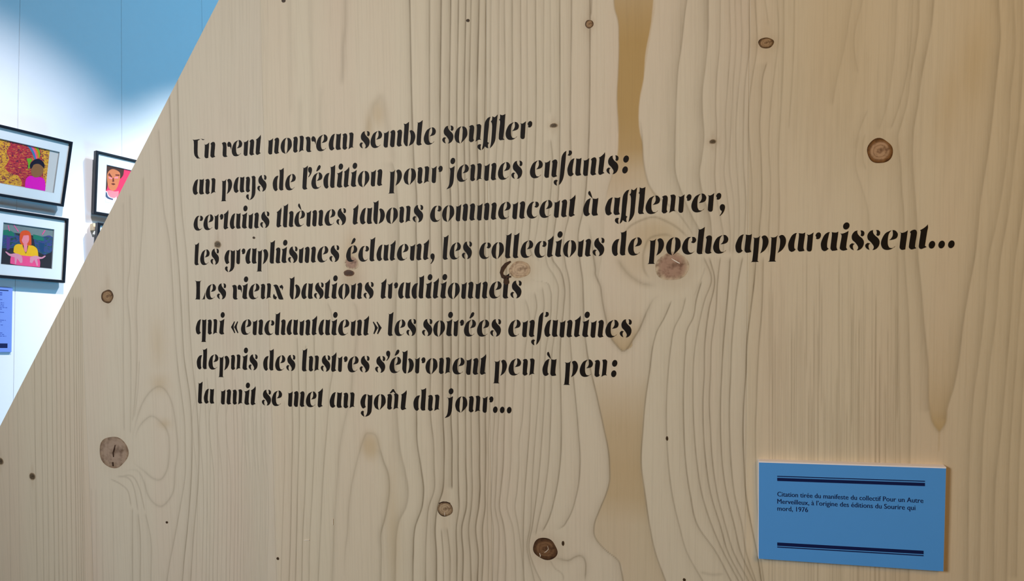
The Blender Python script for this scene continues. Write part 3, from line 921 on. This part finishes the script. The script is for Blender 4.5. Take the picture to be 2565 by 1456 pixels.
G['ﬄ'] = (147, [P_('49,149 32,143 14,121 7,93 -3,-8 -13,-52 -1,-43 7,-30 16,-39 30,-44 28,-23 35,-11 25,-4 30,42 37,92 40,123'),
                P_('63,152 74,145 82,147 97,160 92,126 82,41 76,1 59,-28 41,-44 47,-21 53,18 59,88 57,111 51,119 59,129 61,142'),
                P_('113,160 126,154 138,156 148,160 145,135 138,67 130,12 138,3 124,2 109,1 101,12 109,86 112,119 105,127 111,133 113,152'),
                P_('-28,-16 -17,-18 -22,-31 -19,-54 -34,-46 -42,-33 -39,-21')])
G['g'] = (98, [P_('47,99 32,97 14,80 1,51 2,27 12,6 21,2 39,13 35,19 33,38 37,65'),
               P_('54,99 67,93 79,92 90,97 89,76 79,-15 65,-38 49,-48 30,-53 42,-38 49,-17 55,59 57,80'), P_('14,-13 23,-17 20,-29 25,-54 9,-44 0,-32 3,-19')])
G['v'] = (84, [P_('0,94 16,100 29,98 37,86 33,9 42,3 27,-2 11,0 3,13 8,67 5,86'), P_('47,90 56,101 69,97 78,80 77,58 75,45 71,60 64,66 49,67 45,80')])
G['x'] = (88, [P_('5,95 26,100 42,91 79,5 81,-2 52,-2 42,7 16,82'), P_('55,89 74,98 84,82 76,61 71,75 58,75'), P_('3,30 9,36 16,23 31,14 21,-2 5,2 0,16')])
G['y'] = (99, [P_(U1), P_('54,105 63,108 77,109 86,100 85,85 79,-5 66,-33 48,-47 30,-53 42,-38 49,-15 58,79 57,98'), SH('14,-13 23,-17 20,-29 25,-54 9,-44 0,-32 3,-19', 1)])
G['U'] = (90, [P_('0,133 16,129 57,132 60,129 42,122 36,28 44,6 60,0 31,0 13,20 8,46 10,120'), P_('65,135 99,127 83,124 75,130')])
G['L'] = (94, [P_('5,134 18,129 50,129 60,133 49,121 42,13 40,-1 0,1 9,9 16,121'), P_('53,0 83,1 88,48 81,31 73,16 66,4')])
G['û'] = (100, [P_(U1), P_(U2), P_('46,138 53,138 73,106 66,108 49,121 32,110 23,111')])
G['.'] = (49, [dot(17, 22, 16, 21)])
G[':'] = (40, [dot(17, 22, 16, 21), dot(24, 86, 16, 21)])
G[','] = (50, [P_('4,24 8,36 18,42 29,38 34,26 31,8 22,-10 6,-26 3,-24 13,-10 16,2 8,8')])
G['’'] = (42, [SH('4,24 8,36 18,42 29,38 34,26 31,8 22,-10 6,-26 3,-24 13,-10 16,2 8,8', 4, 106)])
CH = '26,94 1,53 24,10 29,14 19,54 30,90'
G['«'] = (50, [P_(CH), SH(CH, 22)])
G['»'] = (50, [[(52 - x, y) for x, y in P_(CH)], [(52 - x, y) for x, y in SH(CH, 22)]])
GM = {}
m_ink = mat('black_vinyl', (24, 16, 9), .6, .15, 200, .15)


def glyph_mesh(ch):
    if ch in GM: return GM[ch]
    v, f = [], []
    for o in G[ch][1]:
        prism(smooth(o, 3) if len(o) < 20 else o, -.3, .05, v, f)     # y in millimetres
    me = bpy.data.meshes.new('letter')
    me.from_pydata(v, [], f)
    me.materials.append(m_ink)
    me.update()
    GM[ch] = me
    return me


XH = 0.01665
# baseline of each line as two photo points, then words with their left and right ends in the photo
LINES = [
    ((495, 397.5, 1309.7, 349), [('Un', 483.7, 539.5), ('vent', 556.6, 654.4), ('nouveau', 671.5, 886), ('semble', 900.8, 1091.8), ('souﬄer', 1107.9, 1333)]),
    ((491, 488.7, 1485, 439.6), [('au', 482.9, 540.3), ('pays', 552, 668.1), ('de', 683.5, 741), ('l’édition', 757.3, 958.1), ('pour', 971.5, 1108.8), ('jeunes', 1117.5, 1308.8), ('enfants', 1327.4, 1549.5), (':', 1558.5, 1575.4)]),
    ((496, 577.7, 1776.8, 531.2), [('certains', 485.2, 675.3), ('thèmes', 692.4, 867.2), ('tabous', 883.4, 1060.5), ('commencent', 1077.5, 1442.1), ('à', 1461, 1499), ('aﬄeurer,', 1515.8, 1815.8)]),
    ((493, 664.7, 2310, 624.5), [('les', 487, 548.9), ('graphismes', 562.4, 850.2), ('éclatent,', 867.2, 1088.3), ('les', 1108.9, 1182.5), ('collections', 1200.4, 1514.3), ('de', 1532.6, 1607.6), ('poche', 1621.2, 1824), ('apparaissent...', 1842.2, 2390.8)]),
    ((497, 750.7, 1295, 748), [('Les', 488.2, 566.8), ('vieux', 582.3, 710.1), ('bastions', 725.6, 936.3), ('traditionnels', 953.5, 1306.8)]),
    ((538, 838.7, 1567, 846.3), [('qui', 490.6, 564.3), ('«', 578.9, 596.9), ('enchantaient', 603.8, 925.2), ('»', 934.6, 956), ('les', 971.5, 1042.7), ('soirées', 1057.2, 1255.4), ('enfantines', 1273.1, 1582.5)]),
    ((497, 925.5, 1494, 945.1), [('depuis', 493.2, 645.8), ('des', 659.5, 740.2), ('lustres', 756.1, 926), ('s’ébrouent', 939.7, 1218.5), ('peu', 1233.9, 1339.4), ('à', 1358.9, 1394.3), ('peu', 1409.9, 1521.2), (':', 1530.6, 1546.5)]),
    ((501, 1011.3, 1274, 1036.7), [('la', 495.7, 536.9), ('nuit', 553.2, 641.5), ('se', 656.1, 706.7), ('met', 721.3, 809.6), ('au', 825.9, 888.5), ('goût', 902.9, 1019.5), ('du', 1035.8, 1101), ('jour...', 1113, 1281)]),
]
for (x1, y1, x2, y2), words in LINES:
    A, B = un(x1, y1), un(x2, y2)
    A = A + np.array([0, .0002]); B = B + np.array([0, .0002])
    d = nrm(B - A)
    ang = math.atan2(d[1], d[0])
    for wd, xs, xe in words:
        bl = lambda x: y1 + (y2 - y1) * (x - x1) / (x2 - x1)
        p, q = un(xs, bl(xs) - 18), un(xe, bl(xe) - 18)
        sa, sb = (p - A).dot(d), (q - A).dot(d)
        pen, items, mn, mx = 0.0, [], 1e9, -1e9
        for i, ch in enumerate(wd):
            if ch == '’': pen -= 4
            if ch == 'l' and i and wd[i-1] == '’': pass
            items.append((ch, pen))
            for o in G[ch][1]:
                for x, y in o:
                    mn, mx = min(mn, x + pen), max(mx, x + pen)
            adv = G[ch][0]
            if ch == 'l' and i + 1 < len(wd) and wd[i+1] == '’': adv = 46
            if ch == '’': adv = 30
            if ch in 'v' : adv = 80
            if ch == 'r' and i + 1 < len(wd) and wd[i+1] == ',': adv = 66
            if ch == 'r' and i + 1 < len(wd) and wd[i+1] == '.': adv = 74
            if ch == 't' and i + 1 < len(wd) and wd[i+1] in '.,': adv = 50
            pen += adv
        s = (sb - sa) / (mx - mn)
        for ch, px_ in items:
            o = bpy.data.objects.new('punctuation_mark' if ch in '.,:’«»' else 'letter', glyph_mesh(ch))
            COL.objects.link(o)
            o.parent = panel
            pos = A + d * (sa + (px_ - mn) * s)
            o.location = (pos[0], 0, pos[1])
            o.rotation_euler = (0, -ang, 0)
            o.scale = (s, .001, XH / 100)

# ------------------------------------------------------------------ small blue caption board on the panel
SO = 0.008
TL, TR_, BR, BL = un(1900.4, 1155.8, SO), un(2370.6, 1170.8, SO), un(2363.9, 1432.4, SO), un(1899.8, 1400.4, SO)
sx = nrm(TR_ - TL + BR - BL); szv = np.array([-sx[1], sx[0]])
cen = (TL + TR_ + BR + BL) / 4
SM = PANEL_M @ Matrix.Translation((cen[0], 0, cen[1])) @ Matrix.Rotation(-math.atan2(sx[1], sx[0]), 4, 'Y')
plaque = empty('caption_board', SM)
tag(plaque, 'small blue caption board with dark double rules, fixed low on the wooden panel', 'caption')
m_blue = mat('blue_card', (84, 156, 228), .5, .02, 20, .3)
m_foam = mat('white_foam_core', (244, 232, 226), .7, .02, 40)
m_navy = mat('navy_print', (10, 26, 78), .5, .03, 60)
loc = lambda p: ((p - cen).dot(sx), (p - cen).dot(szv))
hw = (np.linalg.norm(TR_ - TL) + np.linalg.norm(BR - BL)) / 4
hh = (np.linalg.norm(TL - BL) + np.linalg.norm(TR_ - BR)) / 4
qd = [loc(p) for p in (BL, BR, TR_, TL)]
v, f = [], []
prism(qd, -SO + .0004, -.0001, v, f)
pydata('foam_core', v, f, (m_foam,), plaque)
v, f = [], []
prism([(qd[0][0] + .0003, qd[0][1] + .0002), (qd[1][0] - .0003, qd[1][1] + .0002), (qd[2][0] - .0003, qd[2][1] - .0013), (qd[3][0] + .0003, qd[3][1] - .0013)], -SO, -SO + .0004, v, f)
pydata('printed_face', v, f, (m_blue,), plaque)


def sp(zx, zy):
    return loc(un(1860 + zx / 4.334, 1120 + zy / 4.334, SO))


def rule(xa, ya, xb, yb, hpx):
    a, b = sp(xa, ya), sp(xb, yb)
    h = hpx / 4.334 * Q * .98 / 2
    v, f = [], []
    prism([(a[0], a[1] - h), (b[0], b[1] - h), (b[0], b[1] + h), (a[0], a[1] + h)], -SO - .00015, -SO + .0001, v, f)
    pydata('printed_rule', v, f, (m_navy,), plaque)


rule(376, 318, 1980, 373, 9); rule(376, 352, 1980, 408, 32)
rule(376, 1055, 1965, 1146, 34); rule(376, 1087, 1965, 1181, 10)


def font_text(body, name, parent, x0, x1, zb, y, m, ext=.0001, bold=.0):
    cu = bpy.data.curves.new(name, 'FONT')
    cu.body = body
    cu.size = 1.0
    cu.offset = bold
    cu.resolution_u = 3
    ob = bpy.data.objects.new(name, cu)
    COL.objects.link(ob)
    bpy.context.view_layer.update()
    me = bpy.data.meshes.new_from_object(ob)
    bpy.data.objects.remove(ob)
    n = len(me.vertices)
    co = np.empty(n * 3, np.float32); me.vertices.foreach_get('co', co); co = co.reshape(-1, 3)
    mn, mx = co[:, 0].min(), co[:, 0].max()
    k = (x1 - x0) / (mx - mn)
    out = np.stack([x0 + (co[:, 0] - mn) * k, np.full(n, y - ext), zb + co[:, 1] * k * FS], -1)
    polys = [tuple(q.vertices) for q in me.polygons]
    v, f = [], []
    for i, dx in enumerate((-.00009, 0.0, .00009)):
        v += [(a_ + dx, b_ - i * .00001, c_) for a_, b_, c_ in out.tolist()]
        f += [tuple(j + i * n for j in q) for q in polys]
    return pydata(name, v, f, (m,), parent), k


FS = 1.12
for body, xa, ya, xb, yb in [('Citation tirée du manifeste du collectif Pour un Autre', 378, 541, 1962, 603),
                             ('Merveilleux, à l’origine des éditions du Sourire qui', 378, 618, 1875, 683),
                             ('mord, 1976', 378, 694, 710, 705)]:
    a, b = sp(xa, ya), sp(xb, yb)
    font_text(body, 'printed_text_line', plaque, a[0], b[0], (a[1] + b[1]) / 2, -SO, m_navy)

# ------------------------------------------------------------------ framed pictures on the left wall
m_frame = mat('black_frame_lacquer', (14, 20, 30), .35, .1, 60, .5)
m_mount = mat('white_mount', (232, 240, 240), .8, .01, 60, .2)
m_paper = mat('drawing_paper', (214, 214, 208), .8, .02, 60, .2)
m_core = mat('mount_bevel', (160, 172, 176), .8, .02, 60, .2)


def glass_material():
    m = bpy.data.materials.new('picture_glass')
    m.use_nodes = True
    nt = m.node_tree; N, L = nt.nodes, nt.links
    N.remove(N['Principled BSDF'])
    tr = N.new('ShaderNodeBsdfTransparent'); gl = N.new('ShaderNodeBsdfGlossy'); gl.inputs['Roughness'].default_value = .03
    lw = N.new('ShaderNodeLayerWeight'); lw.inputs[0].default_value = .5
    pw_ = N.new('ShaderNodeMath'); pw_.operation = 'POWER'; pw_.inputs[1].default_value = 5; L.new(lw.outputs['Facing'], pw_.inputs[0])
    fr = N.new('ShaderNodeMath'); fr.operation = 'MULTIPLY_ADD'; fr.inputs[1].default_value = .9; fr.inputs[2].default_value = .03
    L.new(pw_.outputs[0], fr.inputs[0])
    mx = N.new('ShaderNodeMixShader')
    L.new(fr.outputs[0], mx.inputs[0]); L.new(tr.outputs[0], mx.inputs[1]); L.new(gl.outputs[0], mx.inputs[2])
    L.new(mx.outputs[0], N['Material Output'].inputs[0])
    return m


m_glass = glass_material()


def on_wall(px, py, off):
    r = ray(px, py)
    return CAM + r * ((XL + off - CAM[0]) / r[0])


def framed(corner_b, corner_t, side, width, window, label, art, group, off=.028, bw=.0092, depth=.018):
    """corner_b/_t: photo points of the bottom and top front corner on one side ('R' or 'L')"""
    B = on_wall(*corner_b, off)
    r = ray(*corner_t)
    T = CAM + r * (B[1] / r[1])
    h = np.linalg.norm(T - B)
    up = (T - B) / h
    rt = np.array([0, 1.0, 0])                    # to the right along the wall
    back = np.cross(up, rt)                       # local +y, into the wall
    org = B if side == 'L' else B - rt * width    # bottom left front corner
    M = Matrix(((rt[0], back[0], up[0], org[0]), (rt[1], back[1], up[1], org[1]), (rt[2], back[2], up[2], org[2]), (0, 0, 0, 1)))
    e = empty('picture_frame', M)
    tag(e, label, 'picture', group)

    def lc(px, py):
        rr = ray(px, py)
        t = (org - CAM).dot(back) / rr.dot(back)
        q = CAM + rr * t - org
        return (q.dot(rt), q.dot(up))
    W = width
    v, f = [], []
    c = .0015                                     # mitred moulding with eased edges
    ring = [(0, c), (c, 0), (bw - c, 0), (bw, c), (bw, depth), (0, depth)]
    for (sx_, sz_) in ((0, 0), (1, 0), (1, 1), (0, 1)):
        for a, y_ in ring:
            v.append((a if sx_ == 0 else W - a, y_, a if sz_ == 0 else h - a))
    n = len(ring)
    for k in range(4):
        for i in range(n):
            j = (i + 1) % n
            f.append((k * n + i, ((k + 1) % 4) * n + i, ((k + 1) % 4) * n + j, k * n + j))
    mo = pydata('moulding', v, f, (m_frame,), e)
    bm = bmesh.new(); bm.from_mesh(mo.data); bmesh.ops.recalc_face_normals(bm, faces=bm.faces); bm.to_mesh(mo.data); bm.free()
    boxobj('back_board', (bw * .8, W - bw * .8, depth - .004, depth - .001, bw * .8, h - bw * .8), m_core, e)
    # mount with a bevelled window
    x0, z0, x1, z1 = window(lc, W, h)
    v = [(bw * .9, .006, bw * .9), (W - bw * .9, .006, bw * .9), (W - bw * .9, .006, h - bw * .9), (bw * .9, .006, h - bw * .9),
         (x0, .006, z0), (x1, .006, z0), (x1, .006, z1), (x0, .006, z1),
         (x0 + .002, .0085, z0 + .002), (x1 - .002, .0085, z0 + .002), (x1 - .002, .0085, z1 - .002), (x0 + .002, .0085, z1 - .002)]
    f, mi = [], []
    for a, b, k in ((0, 4, 0), (4, 8, 1)):
        for i in range(4):
            j = (i + 1) % 4
            f.append((a + i, a + j, b + j, b + i)); mi.append(k)
    pydata('mount', v, f, (m_mount, m_core), e, mi)
    # the picture itself: flat shapes printed on a sheet
    LAY = []

    def add(pts, m, smo=True, px=True):
        P = [lc(*p) for p in pts] if px else pts
        if smo: P = smooth(P, 3, 60)
        LAY.append((P, m))
    art(add, lc, (x0, z0, x1, z1))
    v, f, mi, mats = [], [], [], [m_paper]
    v += [(x0 - .004, .0095, z0 - .004), (x1 + .004, .0095, z0 - .004), (x1 + .004, .0095, z1 + .004), (x0 - .004, .0095, z1 + .004)]
    f.append((0, 1, 2, 3)); mi.append(0)
    yk = .0095
    for P, m in LAY:
        yk -= .00004
        if m not in mats: mats.append(m)
        b = len(v)
        a = sum(P[i][0] * P[(i+1) % len(P)][1] - P[(i+1) % len(P)][0] * P[i][1] for i in range(len(P)))
        if a < 0: P = P[::-1]
        v += [(p[0], yk, p[1]) for p in P]
        f.append(tuple(range(b, b + len(P)))); mi.append(mats.index(m))
    pydata('print', v, f, mats, e, mi)
    g = boxobj('glass', (bw * .9, W - bw * .9, .0035, .005, bw * .9, h - bw * .9), m_glass, e)
    return e, h


def foliage(name, cols, scale):
    m = bpy.data.materials.new(name)
    m.use_nodes = True
    nt = m.node_tree; N, L = nt.nodes, nt.links
    bs = N['Principled BSDF']; bs.inputs['Roughness'].default_value = .8
    tc = N.new('ShaderNodeTexCoord')
    mp = N.new('ShaderNodeMapping'); mp.inputs['Scale'].default_value = (scale, scale, scale * 2.0); mp.inputs['Rotation'].default_value = (0, .5, 0)
    L.new(tc.outputs['Object'], mp.inputs[0])
    nz = N.new('ShaderNodeTexNoise'); nz.inputs['Scale'].default_value = 1; nz.inputs['Detail'].default_value = 2.5
    nz.inputs['Distortion'].default_value = 1.2
    L.new(mp.outputs[0], nz.inputs['Vector'])
    rp = N.new('ShaderNodeValToRGB'); L.new(nz.outputs['Fac'], rp.inputs[0])
    rp.color_ramp.interpolation = 'B_SPLINE' if False else 'LINEAR'
    e = rp.color_ramp.elements
    e[0].position = cols[0][0]; e[0].color = S(cols[0][1])
    e[1].position = cols[-1][0]; e[1].color = S(cols[-1][1])
    for p, c in cols[1:-1]:
        k = rp.color_ramp.elements.new(p); k.color = S(c)
    L.new(rp.outputs[0], bs.inputs['Base Color'])
    return m


FM = lambda n, c: mat('ink_' + n, c, .8, .12, 120, .2)
leafR = foliage('autumn_leaves_red', [(.3, (60, 20, 60)), (.42, (150, 20, 50)), (.5, (205, 30, 50)), (.58, (190, 60, 60)), (.68, (230, 150, 30))], 110)
leafY = foliage('autumn_leaves_yellow', [(.3, (90, 30, 70)), (.42, (150, 60, 50)), (.5, (235, 170, 30)), (.6, (240, 190, 40)), (.7, (200, 60, 50))], 120)
leafB = foliage('night_garden', [(.3, (20, 30, 40)), (.45, (20, 90, 90)), (.52, (30, 60, 130)), (.6, (70, 60, 130)), (.7, (20, 40, 50))], 80)
mk = {n: FM(n, c) for n, c in dict(hair=(18, 20, 42), skin=(150, 104, 62), magenta=(236, 20, 190), orange=(240, 130, 30), green=(110, 180, 40),
      blue=(60, 130, 170), pinkline=(240, 90, 150), sky=(120, 136, 134), teal=(30, 120, 96), dark=(44, 44, 50), redhair=(226, 84, 36),
      face=(240, 140, 150), yellow=(244, 188, 30), pink=(250, 84, 140), hand=(226, 150, 170), crimson=(238, 60, 100), brown=(206, 126, 84),
      darkbrown=(74, 50, 44), light=(226, 216, 226), slate=(70, 90, 120), lip=(110, 50, 44), purple=(90, 60, 130), deep=(26, 70, 110)).items()}


def win1(lc, W, h):
    a, b = lc(151.6, 381), lc(137.4, 484.4)
    x1 = (a[0] + b[0]) / 2
    return (W - x1 + .004, b[1], x1, a[1])


def art1(add, lc, w):
    add([(-40, 340), (10, 346), (70, 360), (128.6, 374.5), (122, 430), (116.5, 479), (60, 468), (0, 459), (-40, 452)], leafR, False)
    add([(-40, 345), (8, 346), (22, 352), (30, 362), (20, 380), (26, 400), (14, 420), (30, 436), (48, 440), (58, 458), (56, 467), (0, 459), (-40, 452)], leafY)
    add([(104, 372), (128.6, 374.5), (125, 405), (121, 440), (116.5, 479), (112, 440), (110, 405)], leafY)
    add([(62, 359), (74, 368), (84, 384), (90, 400), (94, 399), (90, 384), (82, 370), (72, 361)], mk['blue'])
    add([(72, 361), (82, 370), (90, 384), (94, 399), (97, 398), (94, 383), (87, 369), (78, 362)], mk['pinkline'])
    add([(78, 362), (87, 369), (94, 383), (97, 398), (101, 396), (99, 382), (92, 369), (84, 364)], mk['orange'])
    add([(84, 364), (92, 369), (99, 382), (101, 396), (104, 392), (103, 380), (97, 369), (90, 365)], mk['green'])
    add([(70, 398), (80, 396), (84, 402), (79, 410), (78, 420), (73, 424), (74, 412)], mk['green'])
    add([(66, 470), (68, 450), (78, 441), (90, 443), (104, 444), (114, 450), (117, 462), (116.5, 479), (90, 474)], mk['magenta'])
    add([(81, 425), (84, 440), (92, 445), (104, 442), (111, 434), (112, 424), (108, 412), (96, 408), (86, 414)], mk['skin'])
    add([(80, 424), (78, 414), (86, 403), (98, 398), (110, 404), (115, 414), (114, 424), (110, 418), (100, 411), (88, 413), (84, 420)], mk['hair'])


def win2(lc, W, h):
    a, b = lc(137.9, 574.4), lc(133.3, 674.5)
    x1 = (a[0] + b[0]) / 2
    z = lc(8, 556)[1]
    x0 = lc(8, 600)[0]
    return (x0, b[1], x1, a[1])


def art2(add, lc, w):
    k = lambda x, y: (x / 3.467, 500 + y / 3.467)
    K = lambda *a: [k(*p) for p in a]
    add(K((25, 185), (490, 255), (465, 612), (10, 568)), mk['dark'], False)
    add(K((28, 190), (486, 258), (478, 330), (300, 310), (160, 290), (30, 270)), mk['sky'], False)
    add(K((30, 270), (70, 262), (140, 290), (180, 320), (190, 400), (120, 420), (30, 420)), leafB)
    add(K((300, 300), (380, 320), (440, 310), (476, 330), (470, 440), (400, 480), (330, 440)), leafB)
    add(K((36, 265), (80, 262), (130, 285), (140, 318), (90, 312), (40, 305)), mk['teal'])
    add(K((300, 300), (350, 312), (390, 330), (395, 356), (340, 350), (300, 340)), mk['teal'])
    add(K((70, 320), (100, 330), (95, 430), (70, 440)), mk['purple'])
    add(K((350, 370), (400, 380), (390, 470), (360, 440)), mk['deep'])
    add(K((78, 222), (86, 222), (98, 272), (92, 272)), mk['pinkline'], False)
    add(K((128, 218), (136, 218), (176, 276), (168, 278)), mk['pinkline'], False)
    add(K((400, 262), (408, 266), (382, 306), (376, 300)), mk['pinkline'], False)
    add(K((185, 300), (200, 274), (238, 266), (270, 280), (282, 320), (285, 390), (255, 400), (200, 395), (183, 360)), mk['redhair'])
    add(K((198, 340), (206, 308), (236, 300), (262, 312), (264, 350), (246, 385), (236, 392), (212, 378)), mk['face'])
    add(K((200, 352), (196, 310), (212, 296), (250, 296), (268, 310), (250, 308), (216, 310)), mk['redhair'])
    add(K((216, 385), (250, 388), (246, 440), (236, 460), (222, 440)), mk['face'])
    add(K((128, 455), (136, 405), (165, 385), (205, 390), (222, 440), (236, 470), (248, 440), (258, 396), (300, 400), (335, 430), (345, 490), (300, 495), (240, 492), (180, 485)), mk['yellow'])
    add(K((222, 392), (246, 392), (246, 430), (236, 462), (226, 430)), mk['face'])
    add(K((100, 555), (104, 500), (130, 465), (180, 480), (240, 488), (300, 492), (345, 490), (360, 540), (358, 586), (240, 576), (150, 566)), mk['pink'])
    add(K((55, 452), (66, 450), (100, 470), (150, 466), (200, 490), (206, 545), (190, 552), (160, 510), (150, 560), (140, 560), (138, 500), (90, 486)), mk['hand'])
    add(K((410, 490), (400, 486), (370, 500), (320, 486), (272, 500), (270, 545), (290, 552), (310, 520), (330, 575), (342, 572), (335, 515), (380, 512)), mk['hand'])


def win3(lc, W, h):
    a, b = lc(269.2, 411.9), lc(266, 506)
    x0 = (a[0] + b[0]) / 2
    return (x0, b[1], W - x0, a[1])


def art3(add, lc, w):
    k = lambda x, y: (x / 4.55, 280 + y / 4.55)
    K = lambda *a: [k(*p) for p in a]
    x0, z0, x1, z1 = w
    add([(x0, z0), (x1, z0), (x1, z1), (x0, z1)], mk['crimson'], False, False)
    add(K((1222, 598), (1330, 620), (1430, 655), (1420, 720), (1390, 760), (1310, 690), (1250, 700), (1240, 860), (1222, 900)), mk['darkbrown'])
    add(K((1240, 700), (1290, 650), (1350, 665), (1385, 700), (1375, 790), (1340, 880), (1300, 900), (1260, 870), (1240, 800)), mk['brown'])
    add(K((1248, 718), (1262, 690), (1296, 740), (1290, 746)), mk['lip'], False)
    add(K((1330, 710), (1380, 712), (1376, 728), (1332, 724)), mk['lip'], False)
    add(K((1252, 735), (1296, 750), (1290, 766), (1256, 756)), mk['face'])
    add(K((1318, 740), (1360, 735), (1362, 756), (1322, 758)), mk['face'])
    add(K((1300, 750), (1312, 752), (1318, 792), (1296, 796)), mk['lip'])
    add(K((1282, 816), (1310, 810), (1332, 822), (1306, 832)), mk['lip'])
    add(K((1226, 900), (1262, 890), (1320, 905), (1370, 900), (1360, 960), (1300, 1000), (1240, 960)), mk['face'])
    add(K((1212, 900), (1236, 905), (1260, 960), (1320, 980), (1345, 960), (1350, 1050), (1212, 1030)), mk['light'])
    add(K((1212, 910), (1232, 915), (1250, 965), (1306, 990), (1300, 1004), (1240, 985), (1214, 950)), mk['slate'])


def art4(add, lc, w):
    x0, z0, x1, z1 = w
    add([(x0, z0), (x1, z0), (x1, z1), (x0, z1)], leafB, False, False)


GRP = None
framed((160.4, 518.5), (183.5, 355.8), 'R', .35, win1, 'black-framed drawing of a child in magenta among red and yellow leaves', art1, GRP)
framed((163.8, 709.1), (173, 547.6), 'R', .35, win2, 'black-framed picture of a red-haired woman in a yellow and pink top', art2, GRP)
framed((235.5, 535), (241.8, 376.7), 'L', .225, win3, 'black-framed portrait with dark hair on crimson, half hidden by the panel edge', art3, GRP)
framed((238, 712), (246, 557), 'L', .225, lambda lc, W, h: (.05, .05, W - .05, h - .05), 'black picture frame of which only the top left corner shows under the portrait', art4, GRP)
a = on_wall(233.6, 559, .02); b = on_wall(243, 577, .02)
o = boxobj('wall_block', (XL, XL + .02, a[1], b[1] , b[2], a[2]), mat('cream_block', (226, 208, 176), .7, .05))  # plain cream block, use unknown
tag(o, 'small cream block on the wall beside the lowest half-hidden frame', 'block')

# blue text panel at the lower left
A, B_ = on_wall(23, 720.6, .006), on_wall(28.8, 882, .006)
W_, H_ = .13, A[2] - B_[2]
e = empty('text_board', Matrix(((0, -1, 0, XL + .006), (1, 0, 0, B_[1] - W_), (0, 0, 1, B_[2]), (0, 0, 0, 1))))
tag(e, 'narrow blue text board under the red-haired woman picture, cut by the photo edge', 'caption')
m_lav = mat('lavender_blue_card', (120, 150, 225), .6, .02, 20)
boxobj('board', (0, W_, 0, .0058, 0, H_), m_lav, e)
boxobj('printed_rule', (.02, W_ - .012, -.0002, .0001, H_ * .06, H_ * .13), m_navy, e)
boxobj('printed_rule', (.02, W_ - .012, -.0002, .0001, H_ - .012, H_ - .009), m_navy, e)
m_pale = mat('faint_print', (70, 96, 180), .6, .02, 20)
v, f = [], []
zz = H_ * .80
while zz > H_ * .2:
    x = .02
    end = W_ - .014 - (random.random() * .03)
    while x < end:
        wl_ = .004 + random.random() * .012
        box(v, f, x, min(x + wl_, end), -.0002, .0001, zz, zz + .0022)
        x += wl_ + .0022
    zz -= .0052
for zz in (H_ * .87, H_ * .90):
    box(v, f, .02, W_ - .03, -.0002, .0001, zz, zz + .004)
o = pydata('printed_text', v, f, (m_pale,), e)
tag(o, kind='stuff')
